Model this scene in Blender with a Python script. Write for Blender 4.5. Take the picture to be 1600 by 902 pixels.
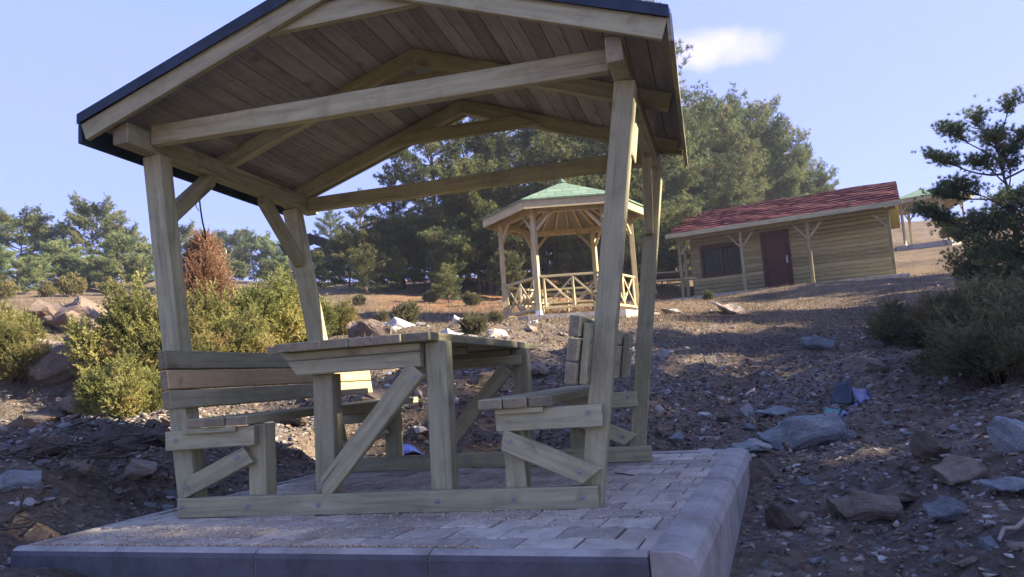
import bpy, bmesh, math, random
import numpy as np
from mathutils import Vector, Matrix
R = math.radians
sc = bpy.context.scene
for o in list(bpy.data.objects): bpy.data.objects.remove(o)
C = sc.collection

# ------------------------------------------------------------------ camera
CAM = np.array([2.4185, -2.9927, 0.535]); YAW, PITCH, ROLL, FOC = 0.2511, 0.1185, 0.0675, 1166.3
def basis():
    f = np.array([-math.sin(YAW)*math.cos(PITCH), math.cos(YAW)*math.cos(PITCH), math.sin(PITCH)])
    r = np.array([math.cos(YAW), math.sin(YAW), 0.]); u = np.cross(r, f)
    return f, r*math.cos(ROLL)-u*math.sin(ROLL), u*math.cos(ROLL)+r*math.sin(ROLL)
F_, R_, U_ = basis()
def at(px, py, d):            # a point of the place seen at (px, py) of the photo, d metres away on plan
    v = F_+R_*(px-800)/FOC-U_*(py-451)/FOC
    return CAM+v*d/math.hypot(v[0], v[1])
cd = bpy.data.cameras.new('camera'); co = bpy.data.objects.new('camera', cd); C.objects.link(co)
cd.sensor_width = 36; cd.lens = FOC*36/1600; cd.clip_end = 3000; cd.clip_start = .05
M = Matrix.Identity(4)
for i in range(3):
    M[i][0] = R_[i]; M[i][1] = U_[i]; M[i][2] = -F_[i]; M[i][3] = CAM[i]
co.matrix_world = M
sc.camera = co

# ------------------------------------------------------------------ light
SUN_AZ, SUN_EL = R(6), R(29)             # azimuth from +x towards +y
sd = np.array([math.cos(SUN_AZ)*math.cos(SUN_EL), math.sin(SUN_AZ)*math.cos(SUN_EL), math.sin(SUN_EL)])
sun = bpy.data.lights.new('sun', 'SUN'); sun.energy = 5.0; sun.angle = R(.6); sun.color = (1, .87, .68)
so = bpy.data.objects.new('sun', sun); C.objects.link(so)
so.rotation_euler = Vector(-sd).to_track_quat('-Z', 'Y').to_euler()
w = bpy.data.worlds.new('World'); sc.world = w; w.use_nodes = True
nt = w.node_tree; N = nt.nodes; L = nt.links
bg = N['Background']; sky = N.new('ShaderNodeTexSky'); sky.sky_type = 'NISHITA'; sky.sun_disc = False
sky.sun_elevation = SUN_EL; sky.sun_rotation = math.pi/2-SUN_AZ
HAZE = 0.0011
sky.air_density = 1.0; sky.dust_density = 0; sky.ozone_density = 5.; sky.altitude = 2200
bg.inputs[1].default_value = .15
# one small cloud above the pines and faint high streaks, placed by direction in the sky
tc = N.new('ShaderNodeTexCoord')
def vmath(op, a, b=None):
    n = N.new('ShaderNodeVectorMath'); n.operation = op
    L.new(a, n.inputs[0]) if hasattr(a, 'links') else None
    if b is not None: n.inputs[1].default_value = b
    return n
def m1(op, a, b, clamp=False):
    n = N.new('ShaderNodeMath'); n.operation = op; n.use_clamp = clamp
    for i, v in enumerate((a, b)):
        if isinstance(v, (int, float)): n.inputs[i].default_value = v
        else: L.new(v, n.inputs[i])
    return n.outputs[0]
def dirv(px, py): v = at(px, py, 1.)-CAM; return v/np.linalg.norm(v)
cv = dirv(1125, 76); ex = dirv(1225, 72)-dirv(1025, 80); ex /= np.linalg.norm(ex); ey = np.cross(ex, cv)
dx = vmath('DOT_PRODUCT', tc.outputs['Generated'], tuple(ex)).outputs['Value']
dy = vmath('DOT_PRODUCT', tc.outputs['Generated'], tuple(ey)).outputs['Value']
dz = vmath('DOT_PRODUCT', tc.outputs['Generated'], tuple(cv)).outputs['Value']
ny = N.new('ShaderNodeTexNoise'); ny.inputs['Scale'].default_value = 18; ny.inputs['Detail'].default_value = 6
L.new(tc.outputs['Generated'], ny.inputs['Vector'])
ex2 = m1('POWER', m1('MULTIPLY', dx, 1/.088), 2); ex2 = m1('POWER', m1('ABSOLUTE', m1('MULTIPLY', dx, 1/.088), 0), 2.2)
ey2 = m1('POWER', m1('ABSOLUTE', m1('MULTIPLY', dy, 1/.028), 0), 2)
rr = m1('ADD', ex2, ey2)
cl = m1('SUBTRACT', 1.05, rr); cl = m1('ADD', cl, m1('MULTIPLY', m1('SUBTRACT', ny.outputs['Fac'], .5), 3.2))
cl = m1('MULTIPLY', cl, .6, True); cl = m1('MULTIPLY', cl, m1('GREATER_THAN', dz, .9)); cl = m1('MULTIPLY', cl, .75)
mp = N.new('ShaderNodeMapping'); mp.inputs['Scale'].default_value = (1.2, 3, 9); mp.inputs['Rotation'].default_value = (.2, .35, .3)
L.new(tc.outputs['Generated'], mp.inputs['Vector'])
nz2 = N.new('ShaderNodeTexNoise'); nz2.inputs['Scale'].default_value = 1.6; nz2.inputs['Detail'].default_value = 4
L.new(mp.outputs[0], nz2.inputs['Vector'])
st = m1('MULTIPLY', m1('SUBTRACT', nz2.outputs['Fac'], .5), 1.6, True)
mxc = N.new('ShaderNodeMix'); mxc.data_type = 'RGBA'; L.new(st, mxc.inputs[0]); L.new(sky.outputs[0], mxc.inputs[6]); mxc.inputs[7].default_value = (1.6, 1.9, 2.9, 1)
cap = N.new('ShaderNodeMix'); cap.data_type = 'RGBA'; cap.blend_type = 'DARKEN'; cap.inputs[0].default_value = .9; cap.inputs[7].default_value = (.68, 1.04, 2.2, 1); L.new(mxc.outputs[2], cap.inputs[6])
mxd = N.new('ShaderNodeMix'); mxd.data_type = 'RGBA'; L.new(cl, mxd.inputs[0]); L.new(cap.outputs[2], mxd.inputs[6]); mxd.inputs[7].default_value = (2.0, 2.2, 2.6, 1)
tn = N.new('ShaderNodeMix'); tn.data_type = 'RGBA'; tn.blend_type = 'MULTIPLY'; tn.inputs[0].default_value = 1; tn.inputs[7].default_value = (1.15, .92, 1.02, 1)
L.new(mxd.outputs[2], tn.inputs[6]); L.new(tn.outputs[2], bg.inputs[0])
sc.view_settings.view_transform = 'Standard'; sc.view_settings.look = 'None'; sc.view_settings.exposure = 2.05; sc.view_settings.gamma = 1
sc.render.resolution_x = 1024; sc.render.resolution_y = 577
sc.render.engine = 'CYCLES'; sc.cycles.max_bounces = 6; sc.cycles.transparent_max_bounces = 4

# ------------------------------------------------------------------ materials
def mat(name, rough=.8, spec=.25):
    m = bpy.data.materials.new(name); m.use_nodes = True; t = m.node_tree; b = t.nodes['Principled BSDF']
    b.inputs['Roughness'].default_value = rough; b.inputs['Specular IOR Level'].default_value = spec
    return m, t, b
def ramp(t, fac, stops):
    n = t.nodes.new('ShaderNodeValToRGB'); e = n.color_ramp.elements
    while len(e) < len(stops): e.new(.5)
    for i, (p, c) in enumerate(stops): e[i].position = p; e[i].color = (*c, 1)
    if fac is not None: t.links.new(fac, n.inputs[0])
    return n.outputs[0]
def noise(t, vec, scale, detail=4, rough=.6, dist=0):
    n = t.nodes.new('ShaderNodeTexNoise'); n.inputs['Scale'].default_value = scale; n.inputs['Detail'].default_value = detail
    n.inputs['Roughness'].default_value = rough; n.inputs['Distortion'].default_value = dist
    if vec is not None: t.links.new(vec, n.inputs['Vector'])
    return n.outputs['Fac']
def mapping(t, vec, s):
    n = t.nodes.new('ShaderNodeMapping'); n.inputs['Scale'].default_value = s; t.links.new(vec, n.inputs['Vector']); return n.outputs[0]
def mix(t, fac, a, b, mode='MIX'):
    n = t.nodes.new('ShaderNodeMix'); n.data_type = 'RGBA'; n.blend_type = mode
    for i, v in ((0, fac), (6, a), (7, b)):
        if hasattr(v, 'links'): t.links.new(v, n.inputs[i])
        elif i == 0: n.inputs[0].default_value = v
        else: n.inputs[i].default_value = (*v, 1)
    return n.outputs[2]
def mth(t, op, a, b=0, clamp=False):
    n = t.nodes.new('ShaderNodeMath'); n.operation = op; n.use_clamp = clamp
    for i, v in enumerate((a, b)):
        if hasattr(v, 'links'): t.links.new(v, n.inputs[i])
        else: n.inputs[i].default_value = v
    return n.outputs[0]
def bump(t, b, h, strength=.5, dist=.01):
    n = t.nodes.new('ShaderNodeBump'); n.inputs['Strength'].default_value = strength; n.inputs['Distance'].default_value = dist
    t.links.new(h, n.inputs['Height']); t.links.new(n.outputs[0], b.inputs['Normal'])
def objco(t): return t.nodes.new('ShaderNodeTexCoord').outputs['Object']
def attr(t, name):
    n = t.nodes.new('ShaderNodeAttribute'); n.attribute_name = name; return n
def wood(name, c0, c1, c2, knots=True, rough=.75, tint=False):
    m, t, b = mat(name, rough)
    oc = objco(t); oi = t.nodes.new('ShaderNodeObjectInfo')
    add = t.nodes.new('ShaderNodeVectorMath'); add.operation = 'ADD'
    cmb = t.nodes.new('ShaderNodeCombineXYZ'); 
    for i in range(3): t.links.new(mth(t, 'MULTIPLY', oi.outputs['Random'], 17.+9*i), cmb.inputs[i])
    t.links.new(oc, add.inputs[0]); t.links.new(cmb.outputs[0], add.inputs[1]); v = add.outputs[0]
    if tint:
        a2 = t.nodes.new('ShaderNodeVectorMath'); a2.operation = 'ADD'; t.links.new(v, a2.inputs[0])
        at_ = attr(t, 'tint'); s = t.nodes.new('ShaderNodeVectorMath'); s.operation = 'SCALE'; s.inputs['Scale'].default_value = 23
        t.links.new(at_.outputs['Color'], s.inputs[0]); t.links.new(s.outputs[0], a2.inputs[1]); v = a2.outputs[0]
    g = noise(t, mapping(t, v, (1.6, 22, 22)), 1.6, 5, .65, .6)      # long grain
    blot = noise(t, mapping(t, v, (1.5, 5, 5)), 1.1, 3, .6)
    col = ramp(t, g, [(.3, c0), (.52, c1), (.75, c2)])
    col = mix(t, mth(t, 'MULTIPLY', mth(t, 'SUBTRACT', blot, .45), 2.2, True), col, tuple(x*.62+y*.1 for x, y in zip(c1, (.4, .35, .2))), 'MIX')
    if knots:
        vo = t.nodes.new('ShaderNodeTexVoronoi'); vo.inputs['Scale'].default_value = 3.2
        t.links.new(mapping(t, v, (1.0, 1.5, 1.5)), vo.inputs['Vector'])
        k = mth(t, 'SUBTRACT', 1, mth(t, 'MULTIPLY', vo.outputs['Distance'], 5.5), True)
        sel = mth(t, 'GREATER_THAN', noise(t, v, 1.9, 1), .44)
        col = mix(t, mth(t, 'MULTIPLY', mth(t, 'MULTIPLY', k, sel), .8), col, (c0[0]*.45, c0[1]*.33, c0[2]*.25))
    crack = noise(t, mapping(t, v, (1.1, 34, 34)), 1.4, 2, .5, .3)
    col = mix(t, mth(t, 'MULTIPLY', mth(t, 'SUBTRACT', .335, crack), 9, True), col, tuple(x*.35 for x in c0))
    hr = mth(t, 'FRACT', mth(t, 'MULTIPLY', oi.outputs['Random'], 7.3))
    col = mix(t, mth(t, 'MULTIPLY', hr, .28), col, (c1[0]*1.1, c1[1]*.93, c1[2]*.9))
    dirt = noise(t, v, 9, 5, .7)
    col = mix(t, mth(t, 'MULTIPLY', mth(t, 'SUBTRACT', dirt, .5), 1.6, True), col, tuple(x*.5 for x in c0))
    hs = t.nodes.new('ShaderNodeHueSaturation'); t.links.new(col, hs.inputs['Color'])
    t.links.new(mth(t, 'ADD', .82, mth(t, 'MULTIPLY', oi.outputs['Random'], .36)), hs.inputs['Value'])
    if tint:
        hs2 = t.nodes.new('ShaderNodeHueSaturation'); t.links.new(hs.outputs[0], hs2.inputs['Color'])
        t.links.new(mth(t, 'ADD', .72, mth(t, 'MULTIPLY', attr(t, 'tint').outputs['Fac'], .5)), hs2.inputs['Value']); hs = hs2
    t.links.new(hs.outputs[0], b.inputs['Base Color'])
    bump(t, b, mth(t, 'ADD', g, mth(t, 'MULTIPLY', dirt, .4)), .45, .004)
    return m
WOOD = wood('treated_pine', (.22, .205, .12), (.36, .34, .20), (.46, .43, .26))
WOODY = wood('fresh_pine', (.45, .31, .14), (.62, .46, .23), (.70, .55, .30))
WOODE = wood('pine_end_grain', (.16, .13, .085), (.25, .21, .13), (.34, .29, .18))
SOFF = wood('soffit_boards', (.20, .19, .175), (.31, .295, .27), (.39, .37, .34), tint=True)
WCAB = wood('log_siding', (.22, .205, .10), (.36, .33, .17), (.48, .43, .23), tint=True)
WGAZ = wood('gazebo_pine', (.33, .27, .15), (.45, .38, .21), (.54, .47, .28))
WRED = wood('dark_door_wood', (.05, .018, .014), (.08, .03, .022), (.11, .045, .03), False)
def simple(name, col, rough=.7, spec=.3, metal=0, var=.3, sc_=8):
    m, t, b = mat(name, rough, spec); b.inputs['Metallic'].default_value = metal
    n = noise(t, objco(t), sc_, 4)
    t.links.new(ramp(t, n, [(.3, tuple(c*(1-var) for c in col)), (.7, tuple(c*(1+var) for c in col))]), b.inputs['Base Color'])
    return m
FELT = simple('dark_roof_felt', (.035, .05, .075), .9)
STEEL = simple('galvanised_steel', (.30, .29, .27), .5, .5, .9, .2, 60)
GLASS = simple('dark_glass', (.012, .012, .014), .25, .12, 0, .2)
FLASH = simple('metal_flashing', (.32, .33, .36), .45, .5, .3)
BLUE = simple('blue_plastic', (.04, .07, .30), .4, .5); WIRE = simple('black_cable', (.012, .012, .014), .5)
PLAST = simple('white_plastic', (.6, .6, .62), .4); DARKP = simple('black_plastic', (.012, .014, .03), .3, .5); TEAL = simple('teal_plastic', (.02, .20, .15), .4)
LILAC = simple('lilac_plastic', (.09, .095, .20), .35, .5)
def shingle(name, a, b_, sx, sy):
    m, t, b = mat(name, .9)
    br = t.nodes.new('ShaderNodeTexBrick'); br.inputs['Scale'].default_value = 1; br.inputs['Brick Width'].default_value = sx; br.inputs['Row Height'].default_value = sy
    br.inputs['Mortar Size'].default_value = .012; br.inputs['Color1'].default_value = (*a, 1); br.inputs['Color2'].default_value = (*b_, 1)
    br.inputs['Mortar'].default_value = (*[x*.4 for x in a], 1)
    t.links.new(t.nodes.new('ShaderNodeTexCoord').outputs['UV'], br.inputs['Vector'])
    n = noise(t, objco(t), 3, 5); c = mix(t, mth(t, 'MULTIPLY', n, .7), br.outputs['Color'], tuple(x*.55 for x in a), 'MIX')
    t.links.new(c, b.inputs['Base Color']); return m
REDR = shingle('red_shingles', (.15, .032, .035), (.09, .022, .028), .9, .24)
GREENR = shingle('green_shingles', (.20, .30, .20), (.14, .22, .14), .33, .14)
# concrete
def concrete(name, c, sc_=6, tint=False, rough=.85):
    m, t, b = mat(name, rough)
    oc = objco(t); n = noise(t, oc, sc_, 6, .7); n2 = noise(t, oc, sc_*14, 3)
    col = ramp(t, n, [(.28, tuple(x*.5 for x in c)), (.5, c), (.75, tuple(x*1.25 for x in c))])
    n4 = noise(t, oc, 1.3, 5, .7); col = mix(t, mth(t, 'MULTIPLY', mth(t, 'SUBTRACT', n4, .5), 3.2, True), col, (c[0]*.62, c[1]*.56, c[2]*.48))
    col = mix(t, mth(t, 'MULTIPLY', mth(t, 'SUBTRACT', n2, .5), 1.5, True), col, tuple(x*.55 for x in c))
    if tint:
        hs = t.nodes.new('ShaderNodeHueSaturation'); t.links.new(col, hs.inputs['Color'])
        t.links.new(mth(t, 'ADD', .75, mth(t, 'MULTIPLY', attr(t, 'tint').outputs['Fac'], .5)), hs.inputs['Value']); col = hs.outputs[0]
        # sawdust spread in the joints and on the stones near the frame
        sw = noise(t, oc, 2.2, 6, .75); sw2 = noise(t, oc, 160, 2)
        f = mth(t, 'MULTIPLY', mth(t, 'SUBTRACT', mth(t, 'ADD', sw, mth(t, 'MULTIPLY', sw2, .5)), .82), 5, True)
        col = mix(t, mth(t, 'MULTIPLY', f, .75), col, (.42, .32, .22))
    t.links.new(col, b.inputs['Base Color']); bump(t, b, mth(t, 'ADD', n, n2), .4, .006)
    return m
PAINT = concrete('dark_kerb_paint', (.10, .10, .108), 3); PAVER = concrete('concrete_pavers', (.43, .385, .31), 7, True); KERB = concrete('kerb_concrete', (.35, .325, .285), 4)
SAND = concrete('joint_sand', (.13, .10, .075), 30)
# ------------------------------------------------------------------ scene helpers
TS = {}
def link(o, parent, Mx):
    C.objects.link(o); TS[o.name] = Mx.copy(); o.matrix_basis = Mx
    if parent is not None:
        o.parent = parent; o.matrix_parent_inverse = TS[parent.name].inverted()
def tag(o, label=None, cat=None, group=None, kind=None):
    for k, v in (('label', label), ('category', cat), ('group', group), ('kind', kind)):
        if v: o[k] = v
    return o
def empty(name, loc, label, cat, group=None, rz=0):
    o = bpy.data.objects.new(name, None); o.empty_display_size = .2
    link(o, None, Matrix.Translation(Vector(loc)) @ Matrix.Rotation(rz, 4, 'Z')); return tag(o, label, cat, group)
def meshobj(name, V, Fc, m, parent=None, Mx=None, smooth=False, tint=None, uv=None):
    me = bpy.data.meshes.new(name); V = np.asarray(V, np.float32)
    if isinstance(Fc, np.ndarray):
        k = Fc.shape[1]; n = len(Fc)
        me.vertices.add(len(V)); me.vertices.foreach_set('co', V.ravel())
        me.loops.add(n*k); me.loops.foreach_set('vertex_index', Fc.astype(np.int32).ravel())
        me.polygons.add(n); me.polygons.foreach_set('loop_start', np.arange(n, dtype=np.int32)*k); me.polygons.foreach_set('loop_total', np.full(n, k, np.int32))
    else: me.from_pydata(V.tolist(), [], Fc)
    me.update(calc_edges=True)
    if smooth: me.polygons.foreach_set('use_smooth', np.ones(len(me.polygons), bool))
    if tint is not None:
        a = me.color_attributes.new('tint', 'FLOAT_COLOR', 'POINT'); t = np.asarray(tint, np.float32)
        if t.ndim == 1: t = np.stack([t, t, t, np.ones_like(t)], 1)
        a.data.foreach_set('color', t.ravel())
    for x in (m if isinstance(m, (list, tuple)) else [m]): me.materials.append(x)
    o = bpy.data.objects.new(name, me); link(o, parent, Mx or Matrix.Identity(4)); return o
def bm_obj(name, bm, m, parent, Mx=None):
    bm.normal_update(); me = bpy.data.meshes.new(name); bm.to_mesh(me); bm.free()
    for x in (m if isinstance(m, (list, tuple)) else [m]): me.materials.append(x)
    o = bpy.data.objects.new(name, me); link(o, parent, Mx or Matrix.Identity(4)); return o
def frame(p0, p1, up=(0, 0, 1)):
    x = (Vector(p1)-Vector(p0)).normalized(); u = Vector(up); y = u.cross(x)
    if y.length < 1e-4: y = Vector((0, 1, 0))
    y.normalize(); z = x.cross(y)
    Mx = Matrix((x, y, z)).transposed().to_4x4(); Mx.translation = Vector(p0); return Mx
def beam(name, p0, p1, w, h, m, parent, up=(0, 0, 1), cut0=0, cut1=0, bev=.004, ends=True):
    """a sawn timber from p0 to p1; w across, h along up; cut: slant of each end (shift of the upper edge)"""
    Mx = frame(p0, p1, up); Ln = (Vector(p1)-Vector(p0)).length; bm = bmesh.new()
    vs = []
    for xx, c in ((0, cut0), (Ln, cut1)):
        for yy, zz in ((-w/2, -h/2), (w/2, -h/2), (w/2, h/2), (-w/2, h/2)):
            vs.append(bm.verts.new((xx+(c/2 if zz > 0 else -c/2), yy, zz)))
    f = [(0, 3, 2, 1), (4, 5, 6, 7), (0, 1, 5, 4), (1, 2, 6, 5), (2, 3, 7, 6), (3, 0, 4, 7)]
    for i, q in enumerate(f):
        fc = bm.faces.new([vs[k] for k in q]); fc.material_index = 1 if (i < 2 and ends) else 0
    if bev: bmesh.ops.bevel(bm, geom=bm.edges[:], offset=bev, segments=1, affect='EDGES', clamp_overlap=True)
    return bm_obj(name, bm, [m, WOODE if ends else m], parent, Mx)
def box(name, lo, hi, m, parent, Mx=None, bev=.004):
    bm = bmesh.new(); bmesh.ops.create_cube(bm, size=1)
    for v in bm.verts: v.co = Vector([(lo[i]+hi[i])/2+v.co[i]*(hi[i]-lo[i]) for i in range(3)])
    if bev: bmesh.ops.bevel(bm, geom=bm.edges[:], offset=bev, segments=1, affect='EDGES')
    return bm_obj(name, bm, m, parent, Mx)
def bolt(p, parent, d=(0, -1, 0), r=.007):
    bm = bmesh.new(); bmesh.ops.create_uvsphere(bm, u_segments=10, v_segments=6, radius=r)
    for v in bm.verts: v.co.z *= .5
    Mx = Vector(d).to_track_quat('Z', 'Y').to_matrix().to_4x4(); Mx.translation = Vector(p)
    ret = bmesh.ops.create_cone(bm, segments=14, radius1=r*1.9, radius2=r*1.9, depth=.002, cap_ends=True)
    return bm_obj('bolt', bm, STEEL, parent, Mx)
def tubes(paths, sides=5):
    """paths: list of (points Nx3, radii N) -> V, F(quads)"""
    V = []; Fq = []; off = 0
    for P, r in paths:
        P = np.asarray(P, float); n = len(P); T = np.gradient(P, axis=0); T /= np.linalg.norm(T, axis=1)[:, None]+1e-9
        a = np.tile([0., 0, 1.], (n, 1)); a[np.abs(T[:, 2]) > .8] = (1., 0, 0)
        s = np.cross(T, a); s /= np.linalg.norm(s, axis=1)[:, None]+1e-9; q = np.cross(T, s)
        ang = np.arange(sides)*2*np.pi/sides
        ring = P[:, None]+(s[:, None]*np.cos(ang)[None, :, None]+q[:, None]*np.sin(ang)[None, :, None])*np.asarray(r)[:, None, None]
        V.append(ring.reshape(-1, 3)); i = np.arange(n-1)[:, None]*sides; j = np.arange(sides)[None]; jn = (j+1) % sides
        Fq.append(np.stack([i+j, i+jn, i+sides+jn, i+sides+j], -1).reshape(-1, 4)+off); off += n*sides
    return np.concatenate(V), np.concatenate(Fq)

# ------------------------------------------------------------------ terrain
def hash2(i, j, s):
    h = (i.astype(np.int64)*374761393+j.astype(np.int64)*668265263+s*974711) & 0x7fffffff
    h = (h ^ (h >> 13))*1274126177 & 0x7fffffff
    return ((h ^ (h >> 16)) & 0xffff)/65535.
def vnoise(x, y, s=0):
    i = np.floor(x); j = np.floor(y); fx = x-i; fy = y-j; fx = fx*fx*(3-2*fx); fy = fy*fy*(3-2*fy)
    a = hash2(i, j, s); b = hash2(i+1, j, s); c = hash2(i, j+1, s); d = hash2(i+1, j+1, s)
    return (a*(1-fx)+b*fx)*(1-fy)+(c*(1-fx)+d*fx)*fy-.5
def fbm(x, y, sc_, oct=4, s=0, g=.5):
    t = 0; a = 1.; 
    for k in range(oct): t = t+a*vnoise(x*sc_+k*7.1, y*sc_-k*3.3, s+k); sc_ *= 2.03; a *= g
    return t
CP = [(1600,900,2.9),(1300,900,2.95),(1170,860,3.3),(1165,800,4.0),(1180,720,5.2),(1250,680,6),(1400,700,4.9),(1600,750,4.2),(1500,640,6),(1600,640,5),(1100,640,7),
 (1250,600,8),(1100,560,10),(1300,540,10.5),(1450,560,8),(1000,512,13),(1200,500,15),(1400,480,16),(1450,439,22.6),(1470,388,40),(1040,477,24),(1240,455,23),(1040,473,26.8),(1240,452,26),(1420,438,25.5),
 (853,506,14.6),(770,512,15.0),(1010,494,15.4),(893,495,16.2),(700,480,20),(600,462,26),(540,480,20),(500,455,32),(740,512,12.5),(640,530,12),(560,535,11),(700,580,7.2),(850,560,8.2),(800,640,6.2),
 (450,690,6.2),(350,640,7.5),(210,720,5.2),(60,790,4.2),(0,850,3.6),(0,695,5.2),(100,670,5.8),(200,655,6.2),(280,645,6.5),(450,628,7.0),(600,592,7.6),(100,560,11),(240,560,10.5),(400,545,11),
 (0,520,12),(100,500,14.5),(250,490,17),(400,485,18),(0,470,30),(100,466,32),(250,464,34),(400,460,36),(620,452,34),(900,440,32),(620,436,46),(900,420,46),(760,448,29),(760,432,44),(300,440,52),(100,444,48),(480,440,46)]
pts = [at(*p) for p in CP]
pts += [np.array(p, float) for p in [(2.4,-3,-.85),(-3,-3,-.45),(7,-4,-.75),(0,-8,-1.6),(8,-8,-1.6),(-8,-3,-.2),(12,0,-.1),(12,6,.6),(14,14,1.9),(1,-.5,-.30),(1,.5,-.16),(1.5,1.6,-.07),(0,1.6,-.08),(-.3,.6,-.10),
 (20,5,.2),(20,-8,-1.8),(-20,-6,.2),(-25,8,2.6),(0,-20,-4),(20,25,3.4),(5,60,10.5),(-20,60,8.6),(-45,40,7),(25,60,10.5),(50,40,7.5),(50,0,0),(-50,0,1.5),(0,-45,-9)]]
pts += [np.array([*at(x, 500, d)[:2], z]) for x, d, z in ((100, 8, -.2), (0, 8.3, -.3), (210, 8.2, 0.), (-150, 8, -.3))]
pts = np.array(pts)
def phi(r2): return .5*r2*np.log(r2+1e-9)
def solve_tps(P):
    n = len(P); d2 = ((P[:, None, :2]-P[None, :, :2])**2).sum(-1); K = phi(d2)+np.eye(n)*.6
    A = np.zeros((n+3, n+3)); A[:n, :n] = K; A[:n, n] = 1; A[:n, n+1:] = P[:, :2]; A[n:, :n] = A[:n, n:].T
    return np.linalg.solve(A, np.concatenate([P[:, 2], np.zeros(3)]))
TW = solve_tps(pts)
def base_h(x, y):
    sh = x.shape; x = x.ravel(); y = y.ravel(); out = np.empty(len(x))
    for k in range(0, len(x), 20000):
        X = x[k:k+20000]; Y = y[k:k+20000]
        d2 = (X[:, None]-pts[None, :, 0])**2+(Y[:, None]-pts[None, :, 1])**2
        out[k:k+20000] = phi(d2)@TW[:-3]+TW[-3]+TW[-2]*X+TW[-1]*Y
    return out.reshape(sh)
# distance to the platform footprint (rotated rectangle)
SQ = [(-.306,-.577),(2.335,-.745),(2.61,1.93),(-.08,2.08)]
def slab_sd(x, y):
    d = np.full(np.shape(x), -1e9)
    for k in range(4):
        a = np.array(SQ[k]); b = np.array(SQ[(k+1) % 4]); e = b-a; n = np.array([e[1], -e[0]])/np.hypot(*e)
        d = np.maximum(d, (x-a[0])*n[0]+(y-a[1])*n[1])
    return d
def rough_mask(x, y):       # broken ground around the platform fading to smooth meadow uphill
    return np.clip(1.25-np.hypot(x-1, y-1)/13., 0.15, 1)
def height(x, y):
    x = np.asarray(x, float); y = np.asarray(y, float)
    h = base_h(x, y); m = rough_mask(x, y)
    far = np.clip((np.hypot(x, y)-60)/120, 0, 1); h = h*(1-far)+far*5
    h = h+m*(fbm(x, y, .55, 3, 3)*.20+fbm(x, y, 2.3, 4, 9, .6)*.14+np.abs(fbm(x, y, 1.4, 4, 33, .6))*.16*np.clip(-x*.6+.4, 0, 1))+fbm(x, y, .18, 2, 20)*.35*np.clip(np.hypot(x-1, y-1)/14-.4, 0, 1)
    # steep little bank on the left of the platform
    s = slab_sd(x, y); k = np.clip(s/.55, 0, 1); k = k*k*(3-2*k)
    flat = np.minimum(base_h(x, y), -.06)
    h = np.where(s < .55, flat*(1-k)+h*k, h)
    return np.where(s < 0, np.minimum(h, -.08), h)
def axis(lo, hi, f0, f1, fine):
    a = [f0]; st = fine
    while a[-1] < f1: a.append(a[-1]+fine)
    while a[-1] < hi: st *= 1.09; a.append(a[-1]+st)
    st = fine
    while a[0] > lo: st *= 1.09; a.insert(0, a[0]-st)
    return np.array(a)
gx = axis(-900, 900, -9, 11, .065); gy = axis(-300, 1500, -2.5, 17, .065)
X, Y = np.meshgrid(gx, gy); Z = height(X, Y)
nx, ny_ = len(gx), len(gy)
ii = (np.arange(ny_-1)[:, None]*nx+np.arange(nx-1)[None]); GF = np.stack([ii, ii+1, ii+nx+1, ii+nx], -1).reshape(-1, 4)
V = np.stack([X, Y, Z], -1).reshape(-1, 3)
# soil zones: r = broken stone, g = dry grass, b = red-brown needle litter
d0 = np.hypot(X-1, Y-1); rub = np.clip(1.25-d0/9.5, 0, 1); lit = np.clip((Y-12.3+.25*X)/2.5, 0, 1)*np.clip((2.5-X)/4, 0, 1)*np.clip((X+9)/3, 0, 1)
zone = np.stack([rub, np.clip(1-rub, 0, 1), lit, np.ones_like(rub)], -1).reshape(-1, 4)
m, t, b = mat('hillside_soil', .95, .15)
oc = objco(t); za = attr(t, 'tint'); sp = t.nodes.new('ShaderNodeSeparateColor'); t.links.new(za.outputs['Color'], sp.inputs[0])
n1 = noise(t, oc, 1.1, 6, .65); n2 = noise(t, oc, 14, 6, .75); n3 = noise(t, oc, 70, 4, .7)
vor = t.nodes.new('ShaderNodeTexVoronoi'); vor.inputs['Scale'].default_value = 26; t.links.new(oc, vor.inputs['Vector'])
vc = t.nodes.new('ShaderNodeSeparateColor'); t.links.new(vor.outputs['Color'], vc.inputs[0])
earth = ramp(t, n2, [(.3, (.10, .075, .05)), (.5, (.205, .155, .11)), (.7, (.31, .24, .175))])
stone = ramp(t, vc.outputs[0], [(.0, (.09, .075, .06)), (.45, (.16, .135, .11)), (.8, (.22, .21, .195)), (1, (.34, .34, .33))])
grass = ramp(t, n2, [(.3, (.09, .064, .04)), (.5, (.19, .135, .08)), (.72, (.34, .25, .15))])
litter = ramp(t, n2, [(.3, (.13, .06, .03)), (.5, (.30, .15, .07)), (.72, (.42, .23, .12))])
rb = mix(t, mth(t, 'MULTIPLY', mth(t, 'SUBTRACT', mth(t, 'ADD', n1, mth(t, 'MULTIPLY', n3, .5)), .72), 5, True), earth, stone)
up = mix(t, mth(t, 'MULTIPLY', mth(t, 'SUBTRACT', n1, .42), 6, True), mix(t, .5, earth, grass), grass)
up = mix(t, mth(t, 'MULTIPLY', sp.outputs[2], mth(t, 'MULTIPLY', mth(t, 'SUBTRACT', noise(t, oc, .35, 4), .25), 5, True)), up, litter)
c = mix(t, mth(t, 'MULTIPLY', mth(t, 'ADD', sp.outputs[0], mth(t, 'SUBTRACT', n1, .5)), 1.5, True), up, rb)
n5 = noise(t, oc, .42, 5, .62)          # broad darker patches of earth
c = mix(t, mth(t, 'MULTIPLY', mth(t, 'SUBTRACT', n5, .47), 5, True), c, mix(t, .62, c, (.055, .042, .032)))
c = mix(t, mth(t, 'MULTIPLY', n3, .5), c, mix(t, .5, c, (.03, .025, .02)))
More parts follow.
